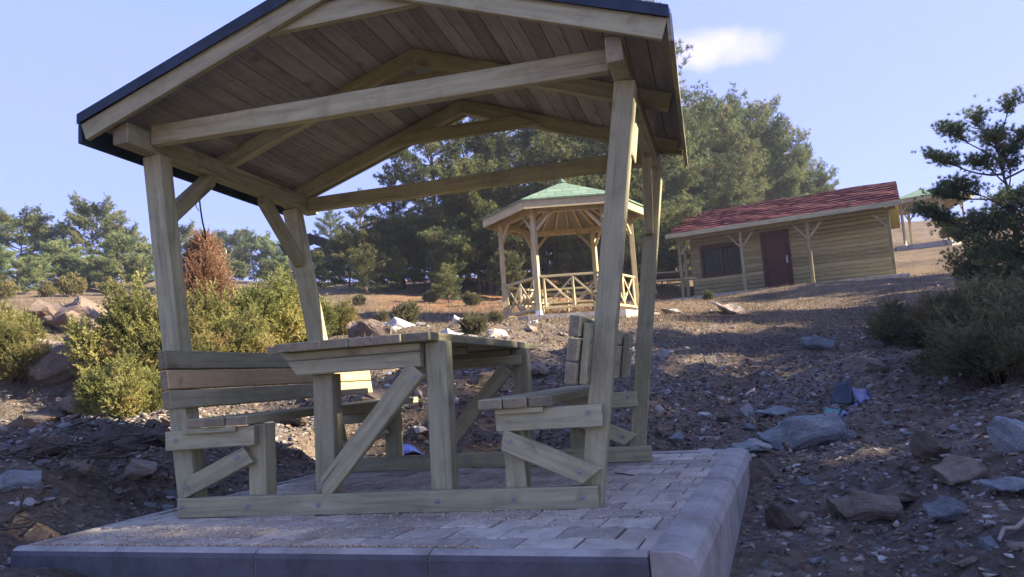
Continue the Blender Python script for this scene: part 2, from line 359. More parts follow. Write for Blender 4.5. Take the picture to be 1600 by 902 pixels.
t.links.new(c, b.inputs['Base Color'])
bump(t, b, mth(t, 'ADD', mth(t, 'MULTIPLY', n2, 1.4), mth(t, 'ADD', n3, mth(t, 'MULTIPLY', vor.outputs['Distance'], .8))), .9, .03)
ground = meshobj('ground', V, GF, m, smooth=True, tint=zone); tag(ground, kind='structure', label='stony hillside of brown earth, broken rock and dry grass')

def H1(x, y): return float(height(np.array([x]), np.array([y]))[0])
def gp(px, py, d): p = at(px, py, d); return np.array([p[0], p[1], H1(p[0], p[1])])
def hit(px, py, d0=2.5, d1=70):           # where the line of sight meets the ground
    d = np.linspace(d0, d1, 1400); v = F_+R_*(px-800)/FOC-U_*(py-451)/FOC; v = v/math.hypot(v[0], v[1])
    P = CAM[None]+d[:, None]*v[None]; h = height(P[:, 0], P[:, 1]); k = np.argmax(P[:, 2] < h)
    return np.array([P[k, 0], P[k, 1], h[k]]), d[k]

rng = np.random.default_rng(7); random.seed(7)
# ------------------------------------------------------------------ paved platform
plat = empty('paved_platform', (1.1, .6, 0), 'raised platform of grey interlocking pavers edged with concrete kerbs, under the nearest shelter', 'platform')
S = [np.array(q) for q in SQ]
def sq(u, v): return S[0]*(1-u)*(1-v)+S[1]*u*(1-v)+S[2]*u*v+S[3]*(1-u)*v
LW, LD = 2.645, 2.68
def slabxy(a, b_): return sq(a/LW, b_/LD)
V = []; Fc = []; tint = []
p_, dd, w_ = .165, .011, .2
kin = [.055, .14, .055, .10]      # inner limits: front, right, left, back
row = 0; yy = kin[0]+p_/2
while yy < LD-.05:
    xx = kin[2]-(.1 if row % 2 else 0)
    while xx < LW-kin[1]+.1:
        g = .0045
        prof = [(-.1+g, -p_/2-dd+g), (-.058, -p_/2-dd+g), (-.036, -p_/2+dd+g), (.036, -p_/2+dd+g), (.058, -p_/2-dd+g), (.1-g, -p_/2-dd+g)]
        prof += [(x, -y) for x, y in reversed(prof)]
        P = [(min(max(xx+.1+x, kin[2]), LW-kin[1]-.004), min(max(yy+y, kin[0]), LD-kin[3])) for x, y in prof]
        if max(q[0] for q in P)-min(q[0] for q in P) > .03 and max(q[1] for q in P)-min(q[1] for q in P) > .05:
            h0 = rng.normal(0, .0022); tx, ty = rng.normal(0, .012, 2); o0 = len(V); tt = rng.random()
            cx = sum(q[0] for q in P)/12; cy = sum(q[1] for q in P)/12
            for ins, dz in ((0, -.03), (0, -.005), (.06, 0)):
                for q in P:
                    a = q[0]+(cx-q[0])*ins; b2 = q[1]+(cy-q[1])*ins; s = slabxy(a, b2)
                    V.append((s[0], s[1], h0+dz+tx*(a-cx)+ty*(b2-cy))); tint.append(tt)
            for r in range(2):
                for k in range(12): k2 = (k+1) % 12; Fc.append((o0+r*12+k, o0+r*12+k2, o0+r*12+12+k2, o0+r*12+12+k))
            Fc.append(tuple(o0+24+k for k in range(12)))
        xx += w_
    yy += p_; row += 1
meshobj('paving', V, Fc, PAVER, plat, tint=tint)
bed = [tuple(slabxy(a, b2))+(-.009,) for a, b2 in ((.04, .04), (LW-.1, .04), (LW-.1, LD-.05), (.04, LD-.05))]
bed += [(x, y, -.3) for x, y, z in bed]
meshobj('joint_sand', bed, [(0, 1, 2, 3), (4, 7, 6, 5), (0, 4, 5, 1), (1, 5, 6, 2), (2, 6, 7, 3), (3, 7, 4, 0)], SAND, plat)
def kerb(a0, a1, b0, b1, bevo, top=.004, out=-1):
    """kerb stone between slab coords (outer line a0->a1, inner line b0->b1)"""
    a0, a1, b0, b1 = [np.array(slabxy(*q)) for q in (a0, a1, b0, b1)]
    prof = [(0, -.42), (0, top-bevo*1.1), (bevo*.35, top-bevo*.35), (bevo*1.2, top), (1, top), (1, -.42)]
    V = []; Fc = []
    for e, (o_, i_) in enumerate(((a0, b0), (a1, b1))):
        wd = np.linalg.norm(i_-o_)
        for d, z in prof:
            f = 1 if d == 1 else d/wd
            q = o_+(i_-o_)*f; V.append((q[0], q[1], z))
    n = len(prof)
    for k in range(n): k2 = (k+1) % n; Fc.append((k, k2, n+k2, n+k))
    Fc += [tuple(range(n))[::-1], tuple(range(n, 2*n))]
    o = meshobj('kerb_stone', V, Fc, KERB, plat)
    md = o.modifiers.new('edge', 'BEVEL'); md.width = .004; md.segments = 1
    return o
xs = [0, .52, 1.14, 1.80, LW-kin[1]-.004]
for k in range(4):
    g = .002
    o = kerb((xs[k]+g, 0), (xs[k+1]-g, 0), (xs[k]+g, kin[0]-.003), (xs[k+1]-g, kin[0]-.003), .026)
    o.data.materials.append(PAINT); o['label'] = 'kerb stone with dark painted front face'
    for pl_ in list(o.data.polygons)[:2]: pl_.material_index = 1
ys = [.0, .62, 1.2, 1.85, LD]
for k in range(4):
    kerb((LW, ys[k]+.002), (LW, ys[k+1]-.002), (LW-kin[1], ys[k]+.002), (LW-kin[1], ys[k+1]-.002), .05, .010)
    kerb((0, max(ys[k], kin[0])+.002), (0, ys[k+1]-.002), (kin[2]-.004, max(ys[k], kin[0])+.002), (kin[2]-.004, ys[k+1]-.002), .015)
for k in range(4):
    kerb((xs[k]+.06 if k == 0 else xs[k]+.002, LD), (xs[k+1]-.002 if k < 3 else LW-kin[1]-.002, LD), (xs[k]+.06 if k == 0 else xs[k]+.002, LD-.09), (xs[k+1]-.002 if k < 3 else LW-kin[1]-.002, LD-.09), .015)
# sawdust
ns = 15000
cen = np.array([(.9, .1), (1.0, .55), (1.6, .35), (1.9, -.05), (1.1, 1.1), (.2, .3), (2.0, .7), (.6, -.42), (-.05,-.4), (1.5, -.12), (.6, .9)])
ci = rng.integers(0, len(cen), ns); P = cen[ci]+rng.normal(0, 1, (ns, 2))*np.array([.34, .15])
strip = rng.random(ns) < .17                     # swept into the front joint
fu = rng.random(strip.sum())**.8*.75; P[strip] = np.array([slabxy(u*LW, kin[0]+abs(rng.normal(0, .008))) for u in fu])
ok = slab_sd(P[:, 0], P[:, 1]) < -.03; P = P[ok]; ns = len(P)
sz = rng.uniform(.0015, .005, ns); a = rng.uniform(0, 6.28, ns); z = rng.uniform(.001, .007, ns)
cx = np.cos(a)*sz; sx = np.sin(a)*sz
V = np.stack([np.stack([P[:, 0]+cx, P[:, 1]+sx, z], 1), np.stack([P[:, 0]-sx*.5, P[:, 1]+cx*.5, z+sz*.8], 1), np.stack([P[:, 0]-cx, P[:, 1]-sx, z], 1), np.stack([P[:, 0]+sx*.5, P[:, 1]-cx*.5, z-sz*.3], 1)], 1).reshape(-1, 3)
SAW = simple('sawdust', (.55, .42, .28), .9, .1, 0, .3, 200)
tag(meshobj('sawdust', V, np.arange(ns*4).reshape(-1, 4), SAW), 'pale sawdust scattered over the grey pavers under the shelter', 'sawdust', kind='stuff')

# ------------------------------------------------------------------ picnic shelter
kio = empty('picnic_shelter', (1, .75, 0), 'nearest timber picnic shelter with dark gabled roof, table and two benches, on paved platform', 'picnic shelter')
def pl(z, r=0): return -.03-.107*z                 # outer faces of the leaning posts
def pr(z): return 1.855+.164*z
HB = .088
beamF = beam('base_beam', (0, .022, HB/2), (1.945, .022, HB/2), .045, HB, WOOD, kio)
beamB = beam('base_beam', (0, 1.50, HB/2), (2.04, 1.50, HB/2), .045, HB, WOOD, kio)
for x in (.03, .37, .72, 1.27, 1.6, 1.88): bolt((x, -.001, .045), beamF)
for x in (.2, .9, 1.5): bolt((x, 1.477, .045), beamB)
postLF = beam('post', (pl(0)+.05, .097, 0), (pl(1.75)+.05, .097, 1.75), .09, .10, WOOD, kio, up=(1, 0, 0))
postRF = beam('post', (pr(0)+.045, .095, 0), (pr(1.74)+.045, .095, 1.74), .09, .09, WOOD, kio, up=(1, 0, 0))
postLB = beam('post', (.02, 1.57, 0), (-.19, 1.40, 1.75), .09, .10, WOOD, kio, up=(1, 0, 0))
postRB = beam('post', (1.945, 1.57, 0), (2.205, 1.56, 1.745), .09, .09, WOOD, kio, up=(1, 0, 0))
plL = beam('wall_plate', (-.165, -.15, 1.80), (-.165, 1.62, 1.80), .085, .10, WOOD, kio)
plR = beam('wall_plate', (2.168, -.15, 1.795), (2.205, 1.62, 1.79), .065, .105, WOOD, kio)
beam('tie_beam', (-.118, .02, 1.828), (2.128, .02, 1.818), .05, .098, WOOD, kio)
beam('tie_beam', (-.118, 1.50, 1.792), (2.14, 1.50, 1.80), .05, .095, WOOD, kio)
beam('knee_brace', (-.175, .135, 1.42), (-.165, .52, 1.75), .06, .075, WOOD, kio, cut0=-.07, cut1=.07)
beam('knee_brace', (-.145, 1.42, 1.36), (-.165, 1.00, 1.75), .06, .075, WOOD, kio, cut0=-.07, cut1=.07)
beam('knee_brace', (2.135, 1.50, 1.33), (2.185, 1.17, 1.745), .05, .07, WOOD, kio, cut0=-.05, cut1=.05)
beam('knee_brace', (2.165, .145, 1.42), (2.175, .50, 1.745), .05, .07, WOOD, kio, cut0=-.05, cut1=.05)
# roof: eave x, ridge x, underside of rafters
EX0, EX1, RX, ZE, SL = -.337, 2.382, 1.022, 1.768, .356
def zu(x): return ZE+SL*(min(x-EX0, EX1-x))
Y0, Y1 = -.20, 1.67
th = math.atan(SL); dpt = .085
def rafter(name, y, wdt, e, dp=dpt, mt=WOOD):
    for sgn, xe in ((1, EX0+e), (-1, EX1-e)):
        o_ = (dpt-dp/2)/math.cos(th); a = Vector((xe, y, zu(xe)+o_)); b2 = Vector((RX, y, zu(RX)+o_))
        beam(name, a, b2, wdt, dp, mt, kio, up=(0, 0, 1), cut1=-.0+dp*SL*1.0, bev=.002)
rafter('barge_board', Y0+.014, .026, .01)
rafter('barge_board', Y1-.014, .026, .01, .028)
rafter('rafter', .66, .05, .03); rafter('rafter', 1.475, .05, .03)
def collar(y, z, hh, nm='collar_tie'):
    dx_ = (z-ZE)/SL
    beam(nm, (EX0+dx_+.03, y, z+hh/2), (EX1-dx_-.03, y, z+hh/2), .035, hh, WOOD, kio, cut0=hh*2, cut1=-hh*2, bev=.002)
collar(Y0+.05, 2.135, .09); collar(.70, 2.12, .09); collar(1.435, 2.085, .085)
for sgn in (1, -1):                                # soffit boarding, boards run along the ridge
    V = []; Fc = []; tint = []; n = 15; Ls = (RX-EX0)/math.cos(th); bw = Ls/n
    for k in range(n):
        tt = rng.random()
        for s in (k*bw+.0018, (k+1)*bw-.0018):
            for (y, dz) in ((Y0+.03, 0), (Y1-.03, 0), (Y1-.03, .016), (Y0+.03, .016)):
                x = EX0+s*math.cos(th) if sgn > 0 else EX1-s*math.cos(th)
                V.append((y, x, ZE+s*math.sin(th)+dpt/math.cos(th)+.002+dz)); tint.append(tt)
        o0 = k*8
        for q in ((0, 1, 5, 4), (1, 2, 6, 5), (2, 3, 7, 6), (3, 0, 4, 7), (0, 3, 2, 1), (4, 5, 6, 7)): Fc.append(tuple(o0+i for i in q))
    Mx = Matrix(((0, 1, 0, 0), (1, 0, 0, 0), (0, 0, 1, 0), (0, 0, 0, 1)))
    meshobj('soffit', V, Fc, SOFF, kio, Mx, tint=tint)
    xe = EX0 if sgn > 0 else EX1; t0 = dpt/math.cos(th)+.021
    xo = xe-sgn*.012
    V = [(xo, Y0-.012, zu(xe)+t0-.004), (RX, Y0-.012, zu(RX)+t0), (RX, Y1+.012, zu(RX)+t0), (xo, Y1+.012, zu(xe)+t0-.004)]
    V += [(x, y, z+.022) for x, y, z in V]
    meshobj('roof_cover', V, [(0, 1, 2, 3)[::-1], (4, 5, 6, 7), (0, 1, 5, 4), (1, 2, 6, 5), (2, 3, 7, 6), (3, 0, 4, 7)], FELT, kio)
    box('eave_fascia', (min(xe, xe-sgn*.02), Y0, ZE-.004), (max(xe, xe-sgn*.02), Y1, ZE+t0-.006), FELT if sgn > 0 else WOOD, kio, bev=.002)
    for yb in (Y0-.016, Y1+.012):                  # felt turned down over the barge boards
        V = []
        for dy in (0, .004):
            lo_ = .085 if yb < 0 else .10; V += [(xo, yb+dy, zu(xe)+lo_), (RX, yb+dy, zu(RX)+lo_-.013), (RX, yb+dy, zu(RX)+t0+.024), (xo, yb+dy, zu(xe)+t0+.022)]
        meshobj('verge_flashing', V, [(0, 1, 2, 3), (7, 6, 5, 4), (0, 4, 5, 1), (1, 5, 6, 2), (2, 6, 7, 3), (3, 7, 4, 0)], FELT, kio)
box('eave_flashing', (EX1+.013, Y0-.01, ZE-.010), (EX1+.017, Y1+.01, ZE+.12), FLASH, kio, bev=0)
ridge = meshobj('ridge_cap', [(RX-.1, Y0-.02, zu(RX)+.105), (RX, Y0-.02, zu(RX)+.145), (RX+.1, Y0-.02, zu(RX)+.105), (RX-.1, Y1+.02, zu(RX)+.105), (RX, Y1+.02, zu(RX)+.145), (RX+.1, Y1+.02, zu(RX)+.105)],
                [(0, 1, 4, 3), (1, 2, 5, 4)], FELT, kio); ridge.modifiers.new('thick', 'SOLIDIFY').thickness = .006
# table ------------------------------------------------
def planks(name, xs_, z0, z1, y0, y1, m, parent, stag=0, root=None):
    first = None
    for i, (a, b2) in enumerate(xs_):
        s = rng.uniform(-stag, stag); mm = m[i % len(m)] if isinstance(m, list) else m
        o = beam(name if first is not None or root is None else root, ((a+b2)/2, y0+s, (z0+z1)/2), ((a+b2)/2, y1+s*.5, (z0+z1)/2), b2-a-.004, z1-z0, mm, first or parent)
        if first is None: first = o
    return first
TXS = [(.565, .675), (.675, .795), (.795, .92), (.92, 1.045), (1.045, 1.17), (1.17, 1.295)]
tab = beam('table_top', (.625, -.06, .732), (.625, 1.98, .732), .116, .038, WOOD, kio)
for i, (a, b2) in enumerate(TXS[1:]):
    beam('plank', ((a+b2)/2, -.06+rng.uniform(-.006, .006), .732), ((a+b2)/2, 1.98+rng.uniform(-.01, .01), .732), b2-a-.004, .038, WOOD, tab)
beam('plank', (.505, .06, .732), (.505, 1.95, .732), .112, .038, WOOD, tab)
for yf in (0, 1.478):
    beam('table_rail', (.61, yf+.022, .640), (1.225 if yf == 0 else 1.30, yf+.022, .640), .045, .065, WOOD, tab, cut0=-.05)
    beam('table_rail', (.57, yf+.045, .693), (1.225, yf+.045, .693), .09, .036, WOOD, tab, cut0=-.04)
    beam('table_leg', (.728, yf+.095, 0.0), (.732, yf+.095, .607), .09, .095, WOOD, tab, up=(1, 0, 0))
    beam('table_leg', (1.272, yf+.095, 0.0), (1.277, yf+.095, .712), .09, .095, WOOD, tab, up=(1, 0, 0))
    beam('table_brace', (.735, yf+.020, .098), (1.205, yf+.020, .600), .042, .088, WOOD, tab, cut0=.085, cut1=-.085 if 0 else .0)
    bolt((.73, yf-.002, .125), tab); bolt((1.20, yf-.002, .565), tab)
beam('table_batten', (.57, .72, .694), (1.2, .72, .694), .07, .038, WOOD, tab)
# left bench -------------------------------------------
def bench(sgn):
    mir = (lambda x: x) if sgn > 0 else None
    if sgn > 0: xsP = [(.080, .178), (.180, .278), (.280, .395)]; zs = .405
    else: xsP = [(1.487, 1.588), (1.590, 1.69), (1.692, 1.792)]; zs = .413
    (a, b2) = xsP[0]
    seat = beam('bench', ((a+b2)/2, -.055 if sgn < 0 else -.03, zs+.02), ((a+b2)/2, 2.0, zs+.02), b2-a-.004, .04, WOOD, kio)
    for i, (a, b2) in enumerate(xsP[1:]):
        beam('plank', ((a+b2)/2, rng.uniform(-.05, -.02), zs+.02), ((a+b2)/2, 2.0+rng.uniform(-.02, .02), zs+.02), b2-a-.004, .04, WOOD, seat)
    for yf in (0, 1.478):
        if sgn > 0:
            beam('bearer', (-.06, yf+.022, .348), (.41, yf+.022, .356), .045, .088, WOOD, seat)
            beam('bearer_strip', (.05, yf-.012, .390), (.33, yf-.012, .390), .02, .026, WOOD, seat)
            beam('leg', (.390, yf+.092, 0), (.392, yf+.092, .403), .09, .088, WOOD, seat, up=(1, 0, 0))
            beam('brace', (.035, yf+.022, .128), (.375, yf+.022, .272), .043, .082, WOOD, seat, cut0=.04, cut1=-.02)
            bolt((-.0, yf-.002, .35), seat); bolt((.32, yf-.002, .262), seat); bolt((.05, yf-.002, .135), seat)
        else:
            beam('bearer', (1.542, yf+.022, .362), (1.985, yf+.022, .362), .045, .088, WOOD, seat)
            beam('bearer_strip', (1.545, yf-.010, .400), (1.75, yf-.010, .400), .02, .024, WOOD, seat)
            beam('leg', (1.600, yf+.092, 0), (1.600, yf+.092, .411), .09, .088, WOOD, seat, up=(1, 0, 0))
            beam('brace', (1.565, yf+.020, .285), (1.925, yf+.020, .125), .042, .085, WOOD, seat, cut0=-.02, cut1=.05)
            bolt((1.93, yf-.002, .375), seat); bolt((1.60, yf-.002, .275), seat); bolt((1.88, yf-.002, .145), seat)
            bolt((1.93, yf+.002, .33), seat) if yf == 0 else None
    # backrest of three boards leaning with the posts
    lean = -.107 if sgn > 0 else .164
    bz = [(.494, .578), (.584, .672), (.678, .762)]
    for i, (z0, z1) in enumerate(bz):
        zc = (z0+z1)/2
        if sgn > 0: x = pl(zc)+.1+.024
        else: x = pr(zc)-.026-.028
        m_ = WOODY if i == 1 and sgn > 0 else WOOD
        beam('backrest_board', (x, -.105, zc), (x, 1.98, zc), z1-z0, .043, m_, seat, up=(1, 0, -lean))
    zc0, zc1 = .49, .73
    if sgn < 0:
        for yc in (-.02, 1.40):
            beam('cleat', (pr(zc0)-.012, yc, zc0), (pr(zc1)-.012, yc, zc1), .07, .028, WOOD, seat, up=(1, 0, -.164))
            bolt((pr(.55)+.004, yc, .55), seat, (1, 0, -.1)); bolt((pr(.66)+.004, yc, .66), seat, (1, 0, -.1))
    return seat
bench(1); bench(-1)
# loose cable hanging from the left eave
pth = [(-0.290, 0.612, 1.752), (-0.290, 0.577, 1.680), (-0.290, 0.586, 1.608), (-0.290, 0.601, 1.537), (-0.290, 0.621, 1.477), (-0.290, 0.626, 1.433), (-0.290, 0.598, 1.458)]
V, Q = tubes([(pth, np.full(7, .0045)), ([(-0.290, 0.567, 1.742), (-0.290, 0.554, 1.657), (-0.290, 0.548, 1.611), (-0.290, 0.574, 1.587)], np.full(4, .0025))], 6)
tag(meshobj('cable', V, Q, WIRE, None, smooth=True), 'thin black cable dangling from the left eave of the shelter', 'cable')

# ------------------------------------------------------------------ log cabin
A_ = at(1052, 464, 26.5); B_ = at(1425, 429, 25.6); zc_ = 2.88
ang = math.atan2(B_[1]-A_[1], B_[0]-A_[0]); Lc = math.hypot(B_[0]-A_[0], B_[1]-A_[1])
cab = empty('log_cabin', (A_[0], A_[1], zc_), 'low log cabin with red shingle roof, dark door and post porch, uphill right', 'cabin', rz=ang)
CM = TS[cab.name]
def lx(px, yl, py=440):          # local x on the cabin where the sight line px crosses the plane y = yl
    v = at(px, py, 1.)-CAM; n = np.array([-math.sin(ang), math.cos(ang), 0]); o = np.array([A_[0], A_[1], 0])+n*yl
    q = CAM+v*(((o-CAM)@n)/(v@n)); return (q[0]-A_[0])*math.cos(ang)+(q[1]-A_[1])*math.sin(ang)
def cbox(name, lo, hi, m, parent=None, bev=.004): return box(name, lo, hi, m, parent or cab, CM, bev)
def cbeam(name, a, b2, w_, h_, m, parent=None, **k):
    Mx = frame(a, b2, k.pop('up', (0, 0, 1))); o = beam(name, a, b2, w_, h_, m, None, **k)
    TS[o.name] = CM @ Mx; o.matrix_basis = CM @ Mx; o.parent = parent or cab; o.matrix_parent_inverse = TS[(parent or cab).name].inverted(); return o
cbox('porch_slab', (-.1, 0, -1.2), (Lc-.05, 5, .0), KERB)
pxs = [lx(1066,.3), lx(1164,.3), lx(1271,.3), lx(1400,.3)]
D0 = 1.15; WX0, WX1 = lx(1083,D0), lx(1398,D0); w0, w1, q0, q1 = lx(1094,D0,395), lx(1161,D0,395), lx(1195,D0), lx(1241,D0)
for k, x in enumerate(pxs):
    p = cbox('porch_post', (x-.05, .25, 0), (x+.05, .35, 2.05), WCAB)
    for s in (-1, 1):
        if k == 0 and s < 0 or k == 3 and s > 0: continue
        cbeam('post_brace', (x+s*.05, .30, 1.55), (x+s*.42, .30, 2.0), .05, .06, WOOD, p)
cbox('porch_post', (pxs[0]-.05, 1.0, 0), (pxs[0]+.05, 1.1, 2.3), WCAB)
cbox('porch_beam', (.15, .24, 2.052), (Lc-.2, .36, 2.15), WCAB)
# log siding around the openings
openings = [(w0+.03, w1-.03, .75, 1.78), (q0+.03, q1-.03, .0, 2.02)]
V = []; Fc = []; tint = []
def sideboard(x0, x1, z0, z1, y, tt, axisx=True):
    o0 = len(V); hh = z1-z0
    prof = [(0, 0), (-.028, .03), (-.038, hh/2), (-.028, hh-.03), (0, hh)]
    for xx in (x0, x1):
        for d, z in prof: V.append(((xx, y+d, z0+z) if axisx else (y-d, xx, z0+z))); tint.append(tt)
    for k in range(4): Fc.append((o0+k, o0+k+1, o0+5+k+1, o0+5+k) if not axisx else (o0+k, o0+5+k, o0+5+k+1, o0+k+1))
z = 0
while z < 2.55:
    z1 = z+.145
    segs = [(WX0, WX1)]
    for (a, b2, c0, c1) in openings:
        if z1 > c0+.02 and z < c1-.02:
            ns_ = []
            for (s0, s1) in segs:
                if a > s0: ns_.append((s0, min(a, s1)))
                if b2 < s1: ns_.append((max(b2, s0), s1))
            segs = [s for s in ns_ if s[1] > s[0]+.02]
    for s in segs: sideboard(s[0], s[1], z, z1, D0, rng.random())
    sideboard(D0, 4.6, z, z1, WX1, rng.random(), False)
    z += .145
o0 = len(V)
wallo = meshobj('wall', V, Fc, WCAB, cab, CM, tint=tint)
cbox('wall_core', (WX0, D0+.14, 0), (WX1-.03, 4.6, 2.55), WRED, bev=0)
d = cbox('door', (q0+.06, D0+.03, .02), (q1-.06, D0+.075, 1.98), WRED)
for x0, x1, z0, z1 in ((q0, q0+.07, 0, 2.06), (q1-.07, q1, 0, 2.06), (q0+.07, q1-.07, 1.985, 2.06)): cbox('door_frame', (x0, D0-.06, z0), (x1, D0+.06, z1), WRED, d)
for z0, z1 in ((.15, .85), (1.0, 1.85)): cbox('door_panel', (q0+.18, D0+.015, z0), (q1-.18, D0+.03, z1), WRED, d)
cbox('handle', (q1-.17, D0-.03, .90), (q1-.125, D0+.028, 1.16), PLAST, d)
wdw = cbox('window', (w0+.08, D0+.05, .8), (w1-.08, D0+.06, 1.73), GLASS, bev=0)
wm = (w0+w1)/2
for x0, x1, z0, z1 in ((w0, w0+.08, .72, 1.81), (w1-.08, w1, .72, 1.81), (w0+.08, w1-.08, .72, .8), (w0+.08, w1-.08, 1.73, 1.81), (wm-.03, wm+.03, .8, 1.73)): cbox('window_frame', (x0, D0-.06, z0), (x1, D0+.048, z1), WRED, wdw)
for f in (.3, .42, .62, .78): cbox('window_bar', (w0+(w1-w0)*f, D0+.02, .8), (w0+(w1-w0)*f+.016, D0+.035, 1.73), WRED, wdw)
# roof
ry0, ryr, ry1, rz0, rzr = -.10, 2.55, 5.2, 2.16, 3.32
def slope(yA, zA, yB, zB, x0, x1, thk, name, m):
    V = [(x0, yA, zA), (x1, yA, zA), (x1, yB, zB), (x0, yB, zB)]; V += [(x, y, z+thk) for x, y, z in V]
    o = meshobj(name, V, [(0, 3, 2, 1), (4, 5, 6, 7), (0, 1, 5, 4), (1, 2, 6, 5), (2, 3, 7, 6), (3, 0, 4, 7)], m, cab, CM)
    uv = o.data.uv_layers.new(); s = math.hypot(yB-yA, zB-zA)
    for p in o.data.polygons:
        for li in p.loop_indices:
            v = V[o.data.loops[li].vertex_index]; uv.data[li].uv = (v[0], math.hypot(v[1]-yA, v[2]-zA))
    return o
def saggy(name, yA, zA, yB, zB, x0, x1, thk):      # shingled slope with slightly uneven courses
    nx_, rows = 40, 11; V = []; Fc = []
    for j in range(rows):
        for e in (0, 1):
            v = (j+e)/rows
            for i in range(nx_+1):
                u = i/nx_; V.append((x0+(x1-x0)*u, yA+(yB-yA)*v, zA+(zB-zA)*v+thk+(.045, .0)[e]+.018*math.sin(u*17+j*1.3)+(rng.normal(0, .008) if e == 0 else 0)))
    for j in range(2*rows-1):
        for i in range(nx_): k = j*(nx_+1)+i; Fc.append((k, k+1, k+nx_+2, k+nx_+1))
    o = meshobj(name, V, Fc, REDR, cab, CM); uv = o.data.uv_layers.new()
    for p in o.data.polygons:
        for li in p.loop_indices:
            v = V[o.data.loops[li].vertex_index]; uv.data[li].uv = (v[0], math.hypot(v[1]-yA, v[2]-zA))
    o.modifiers.new('thick', 'SOLIDIFY').thickness = .02; return o
slope(ry0, rz0, ryr, rzr, .12, Lc-.1, .03, 'roof_deck', WCAB); slope(ry1, rz0, ryr, rzr, .12, Lc-.1, .03, 'roof_deck', WCAB)
saggy('roof', ry0-.02, rz0, ryr, rzr, .08, Lc-.06, .075); saggy('roof', ry1+.02, rz0, ryr, rzr, .08, Lc-.06, .075)
cbox('eave_fascia', (-.05, ry0-.05, rz0-.06), (Lc-.0, ry0-.022, rz0+.09), WOOD)
for x in (.10, Lc-.09):
    cbeam('gable_board', (x, ry0, rz0+.0), (x, ryr, rzr+.0), .03, .16, REDR if x > 1 else WCAB, ends=False); cbeam('gable_board', (x, ry1, rz0), (x, ryr, rzr), .03, .16, WCAB, ends=False)
meshobj('gable', [(WX1-.02, D0, 2.55), (WX1-.02, 4.6, 2.55), (WX1-.02, 4.0, 2.72), (WX1-.02, ryr, rzr-.05), (WX1-.02, 1.4, 2.72), (WX0, D0, 2.55), (WX0, 4.6, 2.55), (WX0, 4.0, 2.72), (WX0, ryr, rzr-.05), (WX0, 1.4, 2.72)],
        [(0, 1, 2, 3, 4), (9, 8, 7, 6, 5)], WCAB, cab, CM, tint=np.full(10, .5))

